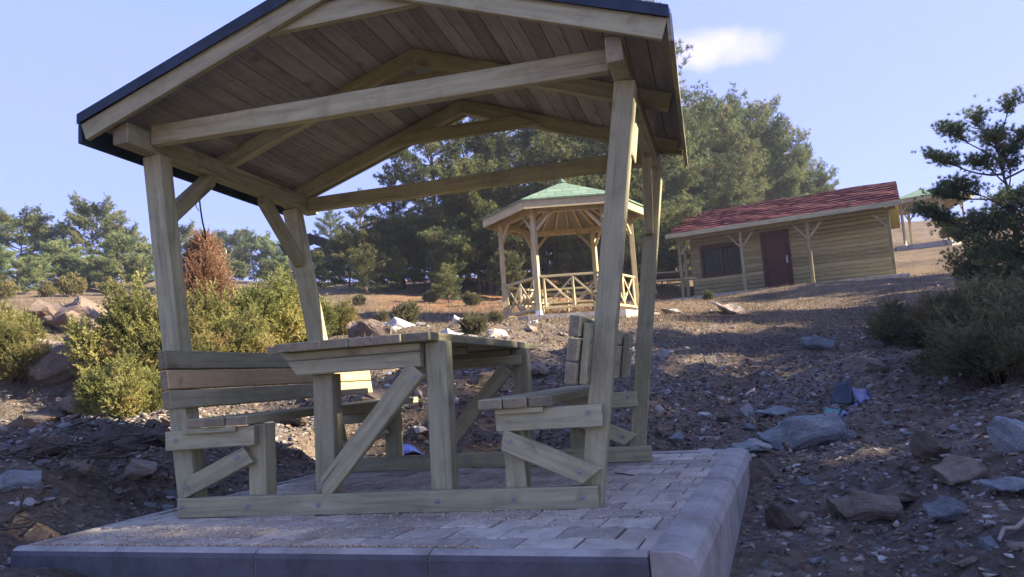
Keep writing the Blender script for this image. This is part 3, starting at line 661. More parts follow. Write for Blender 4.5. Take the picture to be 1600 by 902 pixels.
# ------------------------------------------------------------------ hexagonal gazebo
def gazebo(loc, rot, label, n=6, Rp=1.42, Re=1.78, full=True, group=None, open_=()):
    g = empty('gazebo', loc, label, 'gazebo', group, rot); GM = TS[g.name]
    def rel(o, p=None):
        p = p or g; Mx = GM @ TS[o.name]; TS[o.name] = Mx; o.matrix_basis = Mx; o.parent = p; o.matrix_parent_inverse = TS[p.name].inverted(); return o
    vp = [Vector((math.cos(2*math.pi*k/n), math.sin(2*math.pi*k/n), 0)) for k in range(n)]
    bm = bmesh.new(); lo = [bm.verts.new(v*(Re+.12)+Vector((0, 0, -.9))) for v in vp]; hi = [bm.verts.new(v*(Re+.12)) for v in vp]
    bm.faces.new(hi); [bm.faces.new((lo[k], lo[(k+1) % n], hi[(k+1) % n], hi[k])) for k in range(n)]
    rel(bm_obj('base_slab', bm, KERB, None))
    He = 2.20; Hf = .20; Ha = 3.02
    for k in range(n):
        v = vp[k]; nx2 = vp[(k+1) % n]
        po = rel(beam('post', v*Rp+Vector((0, 0, .08)), v*Rp+Vector((0, 0, He)), .10, .10, WGAZ, None, up=(v.x, v.y, 0)))
        sh = rel(box('post_shoe', (-.06, -.06, 0), (.06, .06, .12), PLAST, None, Matrix.Translation(v*Rp) @ Matrix.Rotation(math.atan2(v.y, v.x), 4, 'Z')), po)
        for q in (nx2, vp[k-1]):
            d_ = (q-v).normalized()
            rel(beam('brace', v*Rp+d_*.05+Vector((0, 0, 1.75)), v*Rp+d_*.42+Vector((0, 0, He-.03)), .05, .06, WGAZ, None), po)
        rel(beam('ring_beam', v*Rp+Vector((0, 0, He-.05))+(nx2-v).normalized()*.06, nx2*Rp+Vector((0, 0, He-.05))-(nx2-v).normalized()*.06, .05, .10, WGAZ, None))
        # fascia, roof facet, ceiling
        a, b2 = v*Re, nx2*Re
        rel(beam('fascia', a+Vector((0, 0, He+.03)), b2+Vector((0, 0, He+.03)), .03, Hf, WGAZ, None, ends=False))
        V = [a*1.03+Vector((0, 0, He+.13)), b2*1.03+Vector((0, 0, He+.13)), Vector((0, 0, Ha))]; V += [q-Vector((0, 0, .03)) for q in V]
        f = meshobj('roof_facet', [tuple(q) for q in V], [(0, 1, 2), (3, 5, 4), (0, 3, 4, 1)], [GREENR], None)
        uv = f.data.uv_layers.new(); d_ = (b2-a).normalized(); mid = (a+b2)/2
        for p in f.data.polygons:
            for li in p.loop_indices:
                q = V[f.data.loops[li].vertex_index]; uv.data[li].uv = ((q-a).dot(d_)+k*.13, (Vector((q.x, q.y, 0))-mid).length)
        rel(f)
        nf = 5; a3, b3 = a*.985, b2*.985
        cf = meshobj('ceiling', [(*a3.xy, He+.06), (*b3.xy, He+.06), (0, 0, Ha-.1)], [(0, 2, 1)], SOFF, None, tint=[.2, .5, .4]); rel(cf)
        for j in range(nf):
            pnt = a.lerp(b2, j/nf); pnt = pnt.lerp(Vector((0, 0, 0)), .012)
            rel(beam('rafter', pnt+Vector((0, 0, He-.03)), pnt*.12+Vector((0, 0, Ha-.20)), .045, .08, WGAZ, None))
        if k in open_: continue
        e0, e1 = v*Rp, nx2*Rp; dd_ = (e1-e0).normalized(); e0 = e0+dd_*.055; e1 = e1-dd_*.055
        rail = rel(beam('railing', e0+Vector((0, 0, .80)), e1+Vector((0, 0, .80)), .06, .045, WGAZ, None))
        rel(beam('bottom_rail', e0+Vector((0, 0, .16)), e1+Vector((0, 0, .16)), .05, .05, WGAZ, None), rail)
        m3 = e0.lerp(e1, .5)
        for q in (e0.lerp(e1, .06), m3, e0.lerp(e1, .94)): rel(beam('baluster', q+Vector((0, 0, .186)), q+Vector((0, 0, .777)), .045, .045, WGAZ, None, up=(v.x, v.y, 0)), rail)
        for (s0, s1) in ((e0.lerp(e1, .08), m3), (m3, e0.lerp(e1, .92))):
            off = Vector((-dd_.y, dd_.x, 0))*.012
            rel(beam('cross_brace', s0+off+Vector((0, 0, .20)), s1+off+Vector((0, 0, .765)), .02, .04, WGAZ, None), rail)
            rel(beam('cross_brace', s0-off+Vector((0, 0, .765)), s1-off+Vector((0, 0, .20)), .02, .04, WGAZ, None), rail)
        if full:
            b0, b1 = v*(Rp-.32), nx2*(Rp-.32)
            rel(beam('bench_plank', b0+Vector((0, 0, .44)), b1+Vector((0, 0, .44)), .34, .035, WGAZ, None))
    bm = bmesh.new(); bmesh.ops.create_cone(bm, segments=n, radius1=.13, radius2=.0, depth=.12, cap_ends=True)
    rel(bm_obj('finial', bm, GREENR, None, Matrix.Translation((0, 0, Ha+.03))))
    return g
gc = at(893, 486, 16.1)
gazebo((gc[0], gc[1], 1.70), R(-49+9.8-7.5), 'pale timber gazebo with green shingle roof and crossed railings, seen between the shelter posts', open_=(1, ))
g2 = gp(1450, 380, 43)
gazebo((g2[0], g2[1], g2[2]-.15), R(-20), 'distant timber gazebo with green roof behind the right end of the cabin', full=False, Rp=1.7, Re=2.2, n=6, open_=(0, 1, 2, 3, 4, 5))
# distant grey shelter and picnic sets
def small_kiosk(loc, rz, label, s=1.):
    k = empty('distant_shelter', loc, label, 'shelter', rz=rz); KM = TS[k.name]
    def rel(o): Mx = KM @ TS[o.name]; TS[o.name] = Mx; o.matrix_basis = Mx; o.parent = k; o.matrix_parent_inverse = KM.inverted()
    for x in (-1, 1):
        for y in (-.8, .8): rel(beam('post', (x, y, -.5), (x*1.1, y, 1.9), .12, .12, WOOD, None, up=(1, 0, 0)))
        rel(beam('base_beam', (x, -1, .1), (x, 1, .1), .1, .12, WOOD, None)); rel(beam('bench_back', (x*.95, -1.1, .75), (x*.95, 1.1, .75), .05, .3, WOOD, None))
    for s_ in (-1, 1):
        V = [(s_*1.5, -1.3, 1.85), (s_*1.5, 1.3, 1.85), (0, 1.3, 2.4), (0, -1.3, 2.4)]; o = meshobj('roof_panel', V, [(0, 1, 2, 3)], FELT, None); o.modifiers.new('t', 'SOLIDIFY').thickness = .06; rel(o)
    rel(box('table_top', (-.4, -1, .7), (.4, 1, .75), WOOD, None))
p = gp(492, 440, 38); small_kiosk((p[0], p[1], p[2]+.1), R(25), 'small grey timber shelter far behind the left rear post of the nearest shelter')
p = gp(1043, 452, 28)
t = empty('picnic_table', tuple(p), 'sunlit yellow timber picnic table beyond the left end of the cabin', 'picnic table', rz=.3); KM = TS[t.name]
for nm, a, b2, w_, h_ in (('table_top', (-.9, 0, .78), (.9, 0, .78), .75, .05), ('seat', (-.9, .7, .45), (.9, .7, .45), .26, .05), ('seat', (-.9, -.7, .45), (.9, -.7, .45), .26, .05), ('leg', (-.6, -.75, 0), (-.6, .3, .75), .06, .1), ('leg', (-.6, .75, 0), (-.6, -.3, .75), .061, .1), ('leg', (.6, -.75, 0), (.6, .3, .75), .06, .1), ('leg', (.6, .75, 0), (.6, -.3, .75), .061, .1)):
    o = beam(nm, a, b2, w_, h_, WGAZ, None); Mx = KM @ TS[o.name]; TS[o.name] = Mx; o.matrix_basis = Mx; o.parent = t; o.matrix_parent_inverse = KM.inverted()
ordn = ['first', 'second', 'third', 'fourth', 'fifth', 'sixth', 'seventh', 'eighth', 'ninth', 'tenth', 'eleventh', 'twelfth', 'thirteenth', 'fourteenth', 'fifteenth', 'sixteenth', 'seventeenth', 'eighteenth']
# ------------------------------------------------------------------ foliage
def leafmat(name, stops, rough=.65, trans=.25):
    m, t, b = mat(name, rough, .3); a = attr(t, 'tint'); oi = t.nodes.new('ShaderNodeObjectInfo')
    sp = t.nodes.new('ShaderNodeSeparateColor'); t.links.new(a.outputs['Color'], sp.inputs[0])
    c = ramp(t, sp.outputs[0], stops); hs = t.nodes.new('ShaderNodeHueSaturation'); t.links.new(c, hs.inputs['Color'])
    t.links.new(mth(t, 'ADD', .8, mth(t, 'MULTIPLY', oi.outputs['Random'], .4)), hs.inputs['Value'])
    t.links.new(mth(t, 'ADD', .485, mth(t, 'MULTIPLY', oi.outputs['Random'], .03)), hs.inputs['Hue'])
    t.links.new(hs.outputs[0], b.inputs['Base Color'])
    tr = t.nodes.new('ShaderNodeBsdfTranslucent'); t.links.new(hs.outputs[0], tr.inputs[0])
    ms = t.nodes.new('ShaderNodeMixShader'); ms.inputs[0].default_value = trans
    out = [n for n in t.nodes if n.type == 'OUTPUT_MATERIAL'][0]
    t.links.new(b.outputs[0], ms.inputs[1]); t.links.new(tr.outputs[0], ms.inputs[2]); t.links.new(ms.outputs[0], out.inputs[0]); return m
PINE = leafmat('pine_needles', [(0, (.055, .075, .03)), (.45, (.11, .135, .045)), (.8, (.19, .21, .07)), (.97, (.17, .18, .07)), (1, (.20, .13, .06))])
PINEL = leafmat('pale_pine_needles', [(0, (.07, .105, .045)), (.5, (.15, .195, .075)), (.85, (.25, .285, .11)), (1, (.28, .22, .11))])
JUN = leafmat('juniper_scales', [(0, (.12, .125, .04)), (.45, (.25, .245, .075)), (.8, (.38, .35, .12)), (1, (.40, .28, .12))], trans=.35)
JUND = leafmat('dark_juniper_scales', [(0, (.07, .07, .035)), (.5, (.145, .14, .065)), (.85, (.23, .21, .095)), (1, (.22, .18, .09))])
DEAD = leafmat('dead_needles', [(0, (.19, .11, .055)), (.5, (.33, .20, .10)), (1, (.46, .31, .17))])
BARK = simple('bark', (.11, .085, .065), .95, .1, 0, .45, 14); BARKL = simple('pale_dead_wood', (.30, .26, .21), .9, .1, 0, .3, 10)
def blades(P, D, per, ln, wd, spread, r, basej=.0):
    """needle puffs: per needles starting at each P fanning about direction D"""
    n = len(P); P = np.repeat(P, per, 0); D = np.repeat(D, per, 0)
    q = D+r.normal(0, spread, (n*per, 3)); q /= np.linalg.norm(q, axis=1)[:, None]+1e-9
    pe = np.cross(q, r.normal(0, 1, (n*per, 3))); pe /= np.linalg.norm(pe, axis=1)[:, None]+1e-9
    l = ln*r.uniform(.65, 1.15, (n*per, 1)); P = P+r.normal(0, basej, (n*per, 3)) if basej else P
    s = P+q*l*.08
    V = np.stack([s-pe*wd*.5, s+pe*wd*.5, P+q*l], 1).reshape(-1, 3)
    return V, np.arange(n*per*3).reshape(-1, 3)
def puff_tint(n, per, r, k=3, extra=None):
    a = r.beta(2, 2, n) if extra is None else extra
    a = np.repeat(a, per)+r.normal(0, .08, n*per); return np.repeat(np.clip(a, 0, 1), k)
PROF = dict(umbrella=lambda t: .35+.75*np.sin(np.pi*np.clip(t, 0, 1)**1.4)**.8, cone=lambda t: (1.02-t)**.8+.06, oval=lambda t: np.sqrt(np.clip(1.02-(2*t-.85)**2, .03, 1))*1.)
def pine(seed, H, cb, spread, nl, prof, per=16, ln=.17, wd=.016, dens=1., rise=.25, mt=None, sub=9, lean=0, bare=0.):
    r = np.random.default_rng(seed); paths = []; TP = []; TD = []
    tz = np.linspace(0, 1, 9); tr = np.stack([np.cumsum(r.normal(0, .012, 9))*H+lean*tz**1.5*H, np.cumsum(r.normal(0, .012, 9))*H, tz*H], 1); tr[0, :2] = 0
    r0 = .018*H+.03; paths.append((tr, r0*(1-tz*.93)))
    for i in range(nl):
        t = (i+.5)/nl; t = t**.9; z = cb+(1-cb)*t; a = i*2.39996+r.normal(0, .3)
        p0 = np.array([np.interp(z, tz, tr[:, k]) for k in range(3)])
        Lm = spread*prof(t)*r.uniform(.65, 1.15); el = rise+.6*t**2+r.normal(0, .12)
        d = np.array([math.cos(a)*math.cos(el), math.sin(a)*math.cos(el), math.sin(el)]); n = 7
        P = [p0]
        for k in range(n-1):
            d = d+np.array([0, 0, .05])+r.normal(0, .09, 3); d /= np.linalg.norm(d); P.append(P[-1]+d*Lm/(n-1))
        P = np.array(P); rb = max(.012, .011*Lm+.006)*1.3; paths.append((P, np.linspace(rb, .006, n)))
        ns = max(3, int(sub*Lm/1.2*dens))
        for s in range(ns):
            u = bare+(1-bare)*(.22+.78*((s+r.random())/ns)); p = np.array([np.interp(u*(n-1), np.arange(n), P[:, k]) for k in range(3)])
            dl = P[min(int(u*(n-1))+1, n-1)]-P[int(min(u*(n-1), n-2))]; dl /= np.linalg.norm(dl)+1e-9
            side = np.cross(dl, [0, 0, 1]); side /= np.linalg.norm(side)+1e-9
            dd = dl*.75+side*r.choice([-1, 1])*r.uniform(.3, 1.1)+np.array([0, 0, r.uniform(-.05, .5)]); dd /= np.linalg.norm(dd)
            lt = Lm*r.uniform(.16, .34)*(1.25-u*.6)+.12; e = p+dd*lt+np.array([0, 0, .12*lt]); paths.append((np.array([p, (p+e)/2+r.normal(0, .02, 3), e]), np.array([.010, .007, .004])))
            for j in range(max(2, int(3+lt*5))):
                f = r.uniform(.35, 1.); tip = p+(e-p)*f+r.normal(0, .10+.05*lt, 3)*np.array([1, 1, .6]); TP.append(tip); q = dd*.6+np.array([0, 0, .7])+r.normal(0, .3, 3); TD.append(q/np.linalg.norm(q))
    TP = np.array(TP); TD = np.array(TD)
    V, Fq = tubes(paths, 4); LV, LF = blades(TP, TD, per, ln, wd, .62, r)
    cl = np.clip(.5+.45*np.sin(TP[:, 0]*2.1+seed)*np.cos(TP[:, 1]*1.9)+.2*(r.random(len(TP))-.5), 0, .94); dead = r.random(len(TP)) < .03; cl[dead] = 1
    return (V, Fq), (LV, LF, puff_tint(len(TP), per, r, 3, cl))
def juniper(seed, Hh, Wd, n, per=13, ln=.045, wd=.014, cone=False, upright=1.):
    """shrub of feathery sprays"""
    r = np.random.default_rng(seed); paths = []; P = []; D = []; lead = max(9, int(Wd*13))
    L_ = []
    for i in range(lead):
        a = r.uniform(0, 6.28); q = np.sqrt(r.random())*.95
        if cone: top = np.array([math.cos(a)*q*Wd*.15, math.sin(a)*q*Wd*.15, Hh*r.uniform(.75, 1)])
        else: top = np.array([math.cos(a)*q*Wd*.5, math.sin(a)*q*Wd*.5, Hh*(r.uniform(.6, 1)*(1-.45*q*q))])
        b0 = np.array([math.cos(a)*q*Wd*.18, math.sin(a)*q*Wd*.18, 0.]); mid = (b0+top)/2+r.normal(0, .06, 3); c = np.array([b0, mid, top]); paths.append((c, np.array([.02, .012, .004]))); L_.append(c)
    for k in range(n):
        c = L_[r.integers(lead)]; u = r.uniform(.06, 1)**.8; p = c[0]*(1-u)**2+2*u*(1-u)*c[1]+c[2]*u*u
        rad = (Wd*.42*(1-u)**.8+.05) if cone else Wd*(.27*(1-u)**.6+.03)
        a = r.uniform(0, 6.28); rr_ = rad*np.sqrt(r.random()); o = np.array([math.cos(a)*rr_, math.sin(a)*rr_, r.normal(0, .05)+rr_*.35])
        P.append(p+o); q = o*1.0/(rad+.01)+np.array([0, 0, upright*r.uniform(.5, 1.2)])+r.normal(0, .25, 3); D.append(q/np.linalg.norm(q))
    P = np.array(P); D = np.array(D); P[:, 2] = np.abs(P[:, 2])+.02
    # each spray: a short axis with leaflets along it
    ax = r.uniform(.09, .19, (n, 1)); PP = []; DD = []
    for k in range(5): PP.append(P+D*ax*k/4.); DD.append(D)
    PP = np.concatenate(PP); DD = np.concatenate(DD)
    V, Fq = tubes(paths, 4); LV, LF = blades(PP, DD, per//2, ln, wd, .5, r)
    cl = np.clip(.45+.5*np.sin(P[:, 0]*5+seed)*np.cos(P[:, 1]*4+P[:, 2]*4)+r.normal(0, .14, n), 0, 1); cl = np.tile(cl, 5)
    return (V, Fq), (LV, LF, puff_tint(len(PP), per//2, r, 3, cl))
protos = {}
def plant(key, gen, kind, loc, rz, s, label, cat, group=None, leaf=None, bark=None, wname='trunk', lname='crown', lean=(0, 0)):
    leaf = leaf or PINE
    if key not in protos:
        (V, Q), (LV, LF, tn) = gen(); o = bpy.data.objects.new(kind, None)
        link(o, None, Matrix.Identity(4)); a = meshobj(wname, V, Q, bark or BARK, o, smooth=True); b2 = meshobj(lname, LV, LF, leaf, o, tint=tn); protos[key] = (o, a, b2); used = False
    else: used = True
    o, a, b2 = protos[key]
    if used:
        r_ = o.copy(); C.objects.link(r_)
        for ch in (a, b2): c = ch.copy(); C.objects.link(c); c.parent = r_
    else: r_ = o
    r_.matrix_basis = Matrix.Translation(Vector(loc)-Vector((0, 0, .06*s))) @ Matrix.Rotation(lean[0], 4, 'X') @ Matrix.Rotation(lean[1], 4, 'Y') @ Matrix.Rotation(rz, 4, 'Z') @ Matrix.Scale(s, 4)
    r_['label'] = label; r_['category'] = cat
    if group: r_['group'] = group
    elif 'group' in r_.keys(): del r_['group']
    return r_
G = {
 'tallA': (lambda: pine(11, 13, .18, 3.6, 56, PROF['oval'], 15, .24, .030, 1.0, .15), 13),
 'tallB': (lambda: pine(12, 12, .12, 3.4, 54, PROF['cone'], 15, .24, .030, 1.1, .2), 12),
 'round': (lambda: pine(13, 9, .06, 4.2, 60, PROF['oval'], 15, .25, .032, 1.1, .2), 9),
 'roundp': (lambda: pine(23, 9, .04, 4.4, 66, PROF['oval'], 15, .25, .030, 1.2, .25), 9),
 'umb': (lambda: pine(14, 7, .35, 3.4, 34, PROF['umbrella'], 12, .26, .045, 1.0, .1), 7),
 'bushy': (lambda: pine(15, 4, .03, 1.9, 34, PROF['cone'], 13, .20, .026, 1.5, .3), 4),
 'farb': (lambda: pine(16, 5, .02, 2.6, 44, PROF['oval'], 13, .26, .036, 1.4, .3), 5),
}
def tree(kind, px, ytop, d, label, rz=None, leaf=None, dz=0, smin=.3, smax=3, grp=None, cat='pine', nm='pine_tree', base=None):
    p = at(px, 500, d); z = H1(p[0], p[1]) if base is None else base; top = at(px, ytop, d)[2]; s = min(max((top-z)/G[kind][1], smin), smax)
    key = kind+('L' if leaf else '')
    return plant(key, G[kind][0], nm, (p[0], p[1], z+dz), rng.uniform(0, 6.28) if rz is None else rz, s, label, cat, grp, leaf)
# forest behind the gazebo
for kind, px, yt, d, lab in [
 ('tallA', 690, 165, 27, 'tall dark pine seen below the shelter roof, left of the gazebo'),
 ('tallB', 575, 300, 26, 'dark pine just right of the shelter\'s left rear post, at the wood edge'),
 ('tallA', 800, 60, 33, 'tall pine rising directly behind the left part of the gazebo roof'),
 ('tallB', 770, 175, 27, 'dense pine standing left of the gazebo, its branches near the ground'),
 ('round', 752, 262, 27, 'broad low-branched pine immediately left of the gazebo'),
 ('tallB', 905, 70, 28, 'tall thick pine standing straight behind the gazebo'),
 ('tallA', 992, -10, 34, 'tallest pine, its tip poking out above the right end of the shelter roof'),
 ('round', 965, 205, 28, 'broad pine behind the right rear post of the shelter'),
 ('roundp', 1050, 215, 34, 'sunlit pine beside the left end of the cabin'),
 ('tallB', 632, 235, 29, 'slender pine with open crown against the sky, left of the wood'),
 ('tallA', 860, 120, 40, 'tall dark pine deep in the wood behind the gazebo'),
 ('tallB', 735, 190, 42, 'dark pine deep in the wood below the roof gable'),
 ('round', 650, 370, 33, 'low dark pine at the shaded wood edge above the orange slope'),
 ('bushy', 575, 405, 26, 'small bushy young pine at the left end of the wood'),
 ('bushy', 705, 420, 23.5, 'young pine with low skirts above the orange needle slope'),
 ('tallA', 520, 330, 50, 'dark pine directly behind the small grey shelter'),
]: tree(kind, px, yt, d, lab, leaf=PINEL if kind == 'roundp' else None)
for k, (px, yt, d) in enumerate([(505, 392, 33), (548, 372, 31), (592, 365, 30), (635, 350, 30), (678, 345, 29), (722, 330, 28.5), (765, 330, 28), (808, 345, 27), (860, 350, 27.5), (915, 345, 28), (968, 340, 28.5), (1018, 330, 32), (1062, 330, 34), (1105, 322, 36), (610, 400, 27), (700, 395, 26), (800, 400, 25), (1040, 380, 30)]):
    tree('farb', px, yt, d, ordn[k]+' low dark pine among the trunks behind gazebo and cabin', grp='undergrowth pines in the wood', rz=k*1.7)
# big crowns behind the cabin
for kind, px, yt, d, lab in [
 ('roundp', 1110, 182, 38, 'huge pale pine crown behind the left part of the cabin roof'),
 ('roundp', 1165, 178, 41, 'big rounded pine behind the middle of the cabin roof'),
 ('roundp', 1215, 212, 42, 'rounded pine behind the cabin, right of the biggest crowns'),
 ('roundp', 1258, 250, 43, 'lowest of the rounded pines stepping down behind the cabin roof'),
 ('roundp', 1288, 290, 43, 'last and smallest rounded pine at the right end of the row behind the cabin'),
 ('roundp', 1130, 240, 36, 'pale pine close behind the cabin\'s left roof end'),
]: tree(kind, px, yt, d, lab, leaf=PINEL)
# far tree line on the left
for kind, px, yt, d, lab in [
 ('umb', 150, 336, 46, 'large flat-topped pine standing highest in the far left tree line'),
 ('umb', 25, 353, 48, 'umbrella pine at the far left end of the tree line'),
 ('farb', 90, 382, 42, 'rounded grey-green pine under the flat-topped pine, left side'),
 ('farb', 190, 372, 44, 'rounded pine right of the big flat-topped pine, beside the left post'),
 ('farb', -10, 390, 44, 'dark bushy pine at the extreme left edge'),
 ('farb', 140, 405, 40, 'low bushy pine in the middle of the left tree line'),
 ('farb', 230, 385, 46, 'bushy pine hidden half behind the shelter\'s left front post'),
 ('umb', 285, 365, 50, 'slim dark pine tip above the dead orange juniper'),
 ('umb', 350, 380, 62, 'small flat pine with bare pale trunk on the skyline'),
 ('umb', 395, 386, 64, 'middle one of the pale flat pines between the left posts'),
 ('umb', 440, 390, 62, 'pale flat pine beside the left rear post'),
 ('farb', 320, 402, 56, 'low pine under the skyline, just right of the left front post'),
 ('farb', 420, 410, 55, 'low dark pine below the pale flat pines'),
 ('farb', 465, 395, 52, 'low pine just left of the small grey shelter'),
 ('farb', 375, 412, 54, 'low pine in the gap between the dead juniper and the left rear post'),
 ('farb', 40, 422, 38, 'low shrubby pine at the meadow edge on the far left'),
 ('farb', 115, 401, 41, 'pine filling the middle of the left tree line, beneath the flat-topped one'),
 ('farb', 60, 408, 41, 'rounded pine left of centre in the left tree line'),
 ('farb', 165, 416, 39, 'rounded low pine just behind the meadow, left of the left front post'),
 ('umb', 85, 366, 49, 'flat-topped pine between the two tallest on the far left'),
 ('umb', 195, 368, 50, 'flat-topped pine just left of the left front post, far away'),
 ('farb', 270, 421, 48, 'low far pine behind the dead juniper, left side'),
 ('farb', 350, 424, 50, 'low far pine behind the dead juniper, right side'),
 ('farb', 445, 431, 48, 'low far pine beside the pale trunk at the left rear post'),
 ('farb', 215, 430, 38, 'low shrubby pine at the meadow edge below the umbrella pine'),
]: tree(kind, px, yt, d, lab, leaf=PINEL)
for k, (px, yt, d) in enumerate([(110, 425, 36), (170, 432, 36.5), (5, 430, 36), (75, 440, 35)]):
    p = gp(px, 450, d); plant('jy', lambda: juniper(31, 1.7, 2.0, 900, 16, .09, .04), 'juniper_shrub', p, k*1.7, (at(px, yt, d)[2]-p[2])/1.7, ['yellowish scrub bush below the flat-topped pine, far left tree line', 'yellowish scrub bush nearest the left front post, far tree line', 'yellowish scrub bush cut by the left picture edge', 'yellowish scrub bush lowest on the far left meadow edge'][k], 'shrub', 'scrub bushes along the far meadow edge', JUN, BARK, 'stem', 'foliage')
for x, y, d, lab in [(353, 398, 55, 'bare pale tree trunk between the left posts, left one'), (450, 402, 55, 'bare pale tree trunk beside the left rear post')]:
    p = gp(x, 430, d); V, Q = tubes([([(0, 0, -.3), (.05, 0, 1.4), (0, .05, 2.6)], np.array([.11, .09, .05])), ([(.03, 0, 1.9), (.5, .1, 2.5)], np.array([.04, .02]))], 6)
    tag(meshobj('tree_trunk', V, Q, BARKL, None, Matrix.Translation(Vector(p))), lab, 'tree trunk')
# right-hand pine with open layered limbs
PR = at(1596, 430, 13.); pz = H1(PR[0], PR[1])
plant('rp', lambda: pine(41, 5.0, .26, 2.0, 24, lambda t: .5+.6*math.sin(math.pi*min(t, 1)**.7), 30, .12, .011, 2.5, .05, sub=13, bare=.42), 'pine_tree', (PR[0], PR[1], pz), 1.2, (at(1596, 205, 13.)[2]-pz)/5.0, 'dark layered pine with bare curving limbs against the sky at the right edge', 'pine', None, PINEL)
for px, yt, d, lab in [(1560, 345, 11.2, 'dense young pine below the layered pine at the right edge'), (1635, 300, 10.2, 'dense pine cut by the right edge, beneath the bare limbs'), (1550, 395, 14.5, 'low pine between the far gazebo and the right-hand pine')]:
    p = gp(px, 480, d); plant('rb', lambda: pine(42, 2.6, .02, 1.25, 34, PROF['oval'], 26, .10, .010, 1.9, .3), 'pine_tree', p, d, (at(px, yt, d)[2]-p[2])/2.6, lab, 'pine')
# the dark junipers on the right bank
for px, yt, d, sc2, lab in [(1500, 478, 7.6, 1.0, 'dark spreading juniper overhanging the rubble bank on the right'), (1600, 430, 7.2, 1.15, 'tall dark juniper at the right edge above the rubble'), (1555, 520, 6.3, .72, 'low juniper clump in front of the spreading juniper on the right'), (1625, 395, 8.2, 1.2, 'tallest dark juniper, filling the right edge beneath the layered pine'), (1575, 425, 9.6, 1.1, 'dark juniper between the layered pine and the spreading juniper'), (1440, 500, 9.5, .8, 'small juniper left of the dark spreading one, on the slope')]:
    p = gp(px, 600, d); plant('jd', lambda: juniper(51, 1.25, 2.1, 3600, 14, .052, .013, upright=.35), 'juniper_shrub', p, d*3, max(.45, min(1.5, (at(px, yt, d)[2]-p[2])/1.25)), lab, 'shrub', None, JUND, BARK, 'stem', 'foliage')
# pines outside the picture on the right that shade the platform and the rubble
for x, y, s, lab in [(12.6, -.6, .86, 'tall pine outside the right edge, shading the platform'), (15.5, 5.2, .95, 'tall pine further right uphill, outside the picture'), (17., 1.5, 1.1, 'tallest pine outside the right edge of the picture'), (11.4, 2.9, .66, 'middle-sized pine outside the right edge, nearest to the junipers'), (17.5, 14, .9, 'pine outside the picture on the right, level with the cabin'), (14.6, 9.2, .62, 'shorter pine outside the picture on the right, level with the gazebo'), (20, 20, .95, 'pine outside the picture, beyond the right end of the cabin'), (19, 9.5, 1., 'pine outside the picture, highest on the right slope')]:
    plant('shade', lambda: pine(61, 9, .10, 3.0, 50, PROF['oval'], 14, .24, .04, 1.2, .2), 'pine_tree', (x, y, H1(x, y)), x*2, s, lab, 'pine')
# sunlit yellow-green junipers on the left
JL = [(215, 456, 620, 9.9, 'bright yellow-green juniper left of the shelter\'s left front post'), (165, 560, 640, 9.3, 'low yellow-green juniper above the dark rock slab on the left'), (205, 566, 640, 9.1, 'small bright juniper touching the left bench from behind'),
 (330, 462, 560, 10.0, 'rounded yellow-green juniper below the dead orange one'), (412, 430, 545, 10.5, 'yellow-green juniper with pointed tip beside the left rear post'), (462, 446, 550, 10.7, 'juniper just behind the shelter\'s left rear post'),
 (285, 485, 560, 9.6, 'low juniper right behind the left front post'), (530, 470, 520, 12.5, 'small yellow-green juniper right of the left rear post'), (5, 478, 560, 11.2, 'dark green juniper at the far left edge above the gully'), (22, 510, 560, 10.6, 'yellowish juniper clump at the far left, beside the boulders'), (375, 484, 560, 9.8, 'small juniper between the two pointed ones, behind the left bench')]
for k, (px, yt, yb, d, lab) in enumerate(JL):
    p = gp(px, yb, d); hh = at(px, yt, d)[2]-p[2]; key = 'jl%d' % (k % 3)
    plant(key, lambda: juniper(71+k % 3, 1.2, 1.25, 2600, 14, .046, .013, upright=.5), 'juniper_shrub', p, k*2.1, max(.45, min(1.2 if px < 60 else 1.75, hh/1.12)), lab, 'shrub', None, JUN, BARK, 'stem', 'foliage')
p = gp(318, 560, 11.); plant('dead', lambda: juniper(81, 2.0, 1.5, 3900, 14, .045, .010, cone=True), 'dead_juniper', p, 0, (at(312, 368, 11.)[2]-p[2])/2.0, 'dead orange-brown conical juniper among the green ones on the left', 'shrub', None, DEAD, BARKL, 'stem', 'foliage')
for k, (px, yb, d) in enumerate([(770, 500, 13.5), (800, 470, 20), (640, 505, 14), (600, 500, 15), (740, 512, 11.5), (735, 470, 21), (1105, 470, 20), (560, 470, 22), (675, 468, 24)]):
    p = gp(px, yb, d); plant('tiny', lambda: juniper(91, .45, .6, 500, 12, .05, .016), 'low_shrub', p, k, .5+.15*(k % 3), ['low green scrub tuft beside the gazebo\'s left post', 'low scrub tuft behind the gazebo railing', 'green scrub tuft just over the middle of the table', 'green scrub tuft over the left part of the table', 'green tuft growing in the pale stone heap', 'green tuft on the orange needle slope', 'green tuft before the cabin window', 'low tuft below the small grey shelter', 'low tuft at the upper edge of the orange slope'][k], 'shrub', 'low scrub tufts on the slope', JUND, BARK, 'stem', 'foliage')

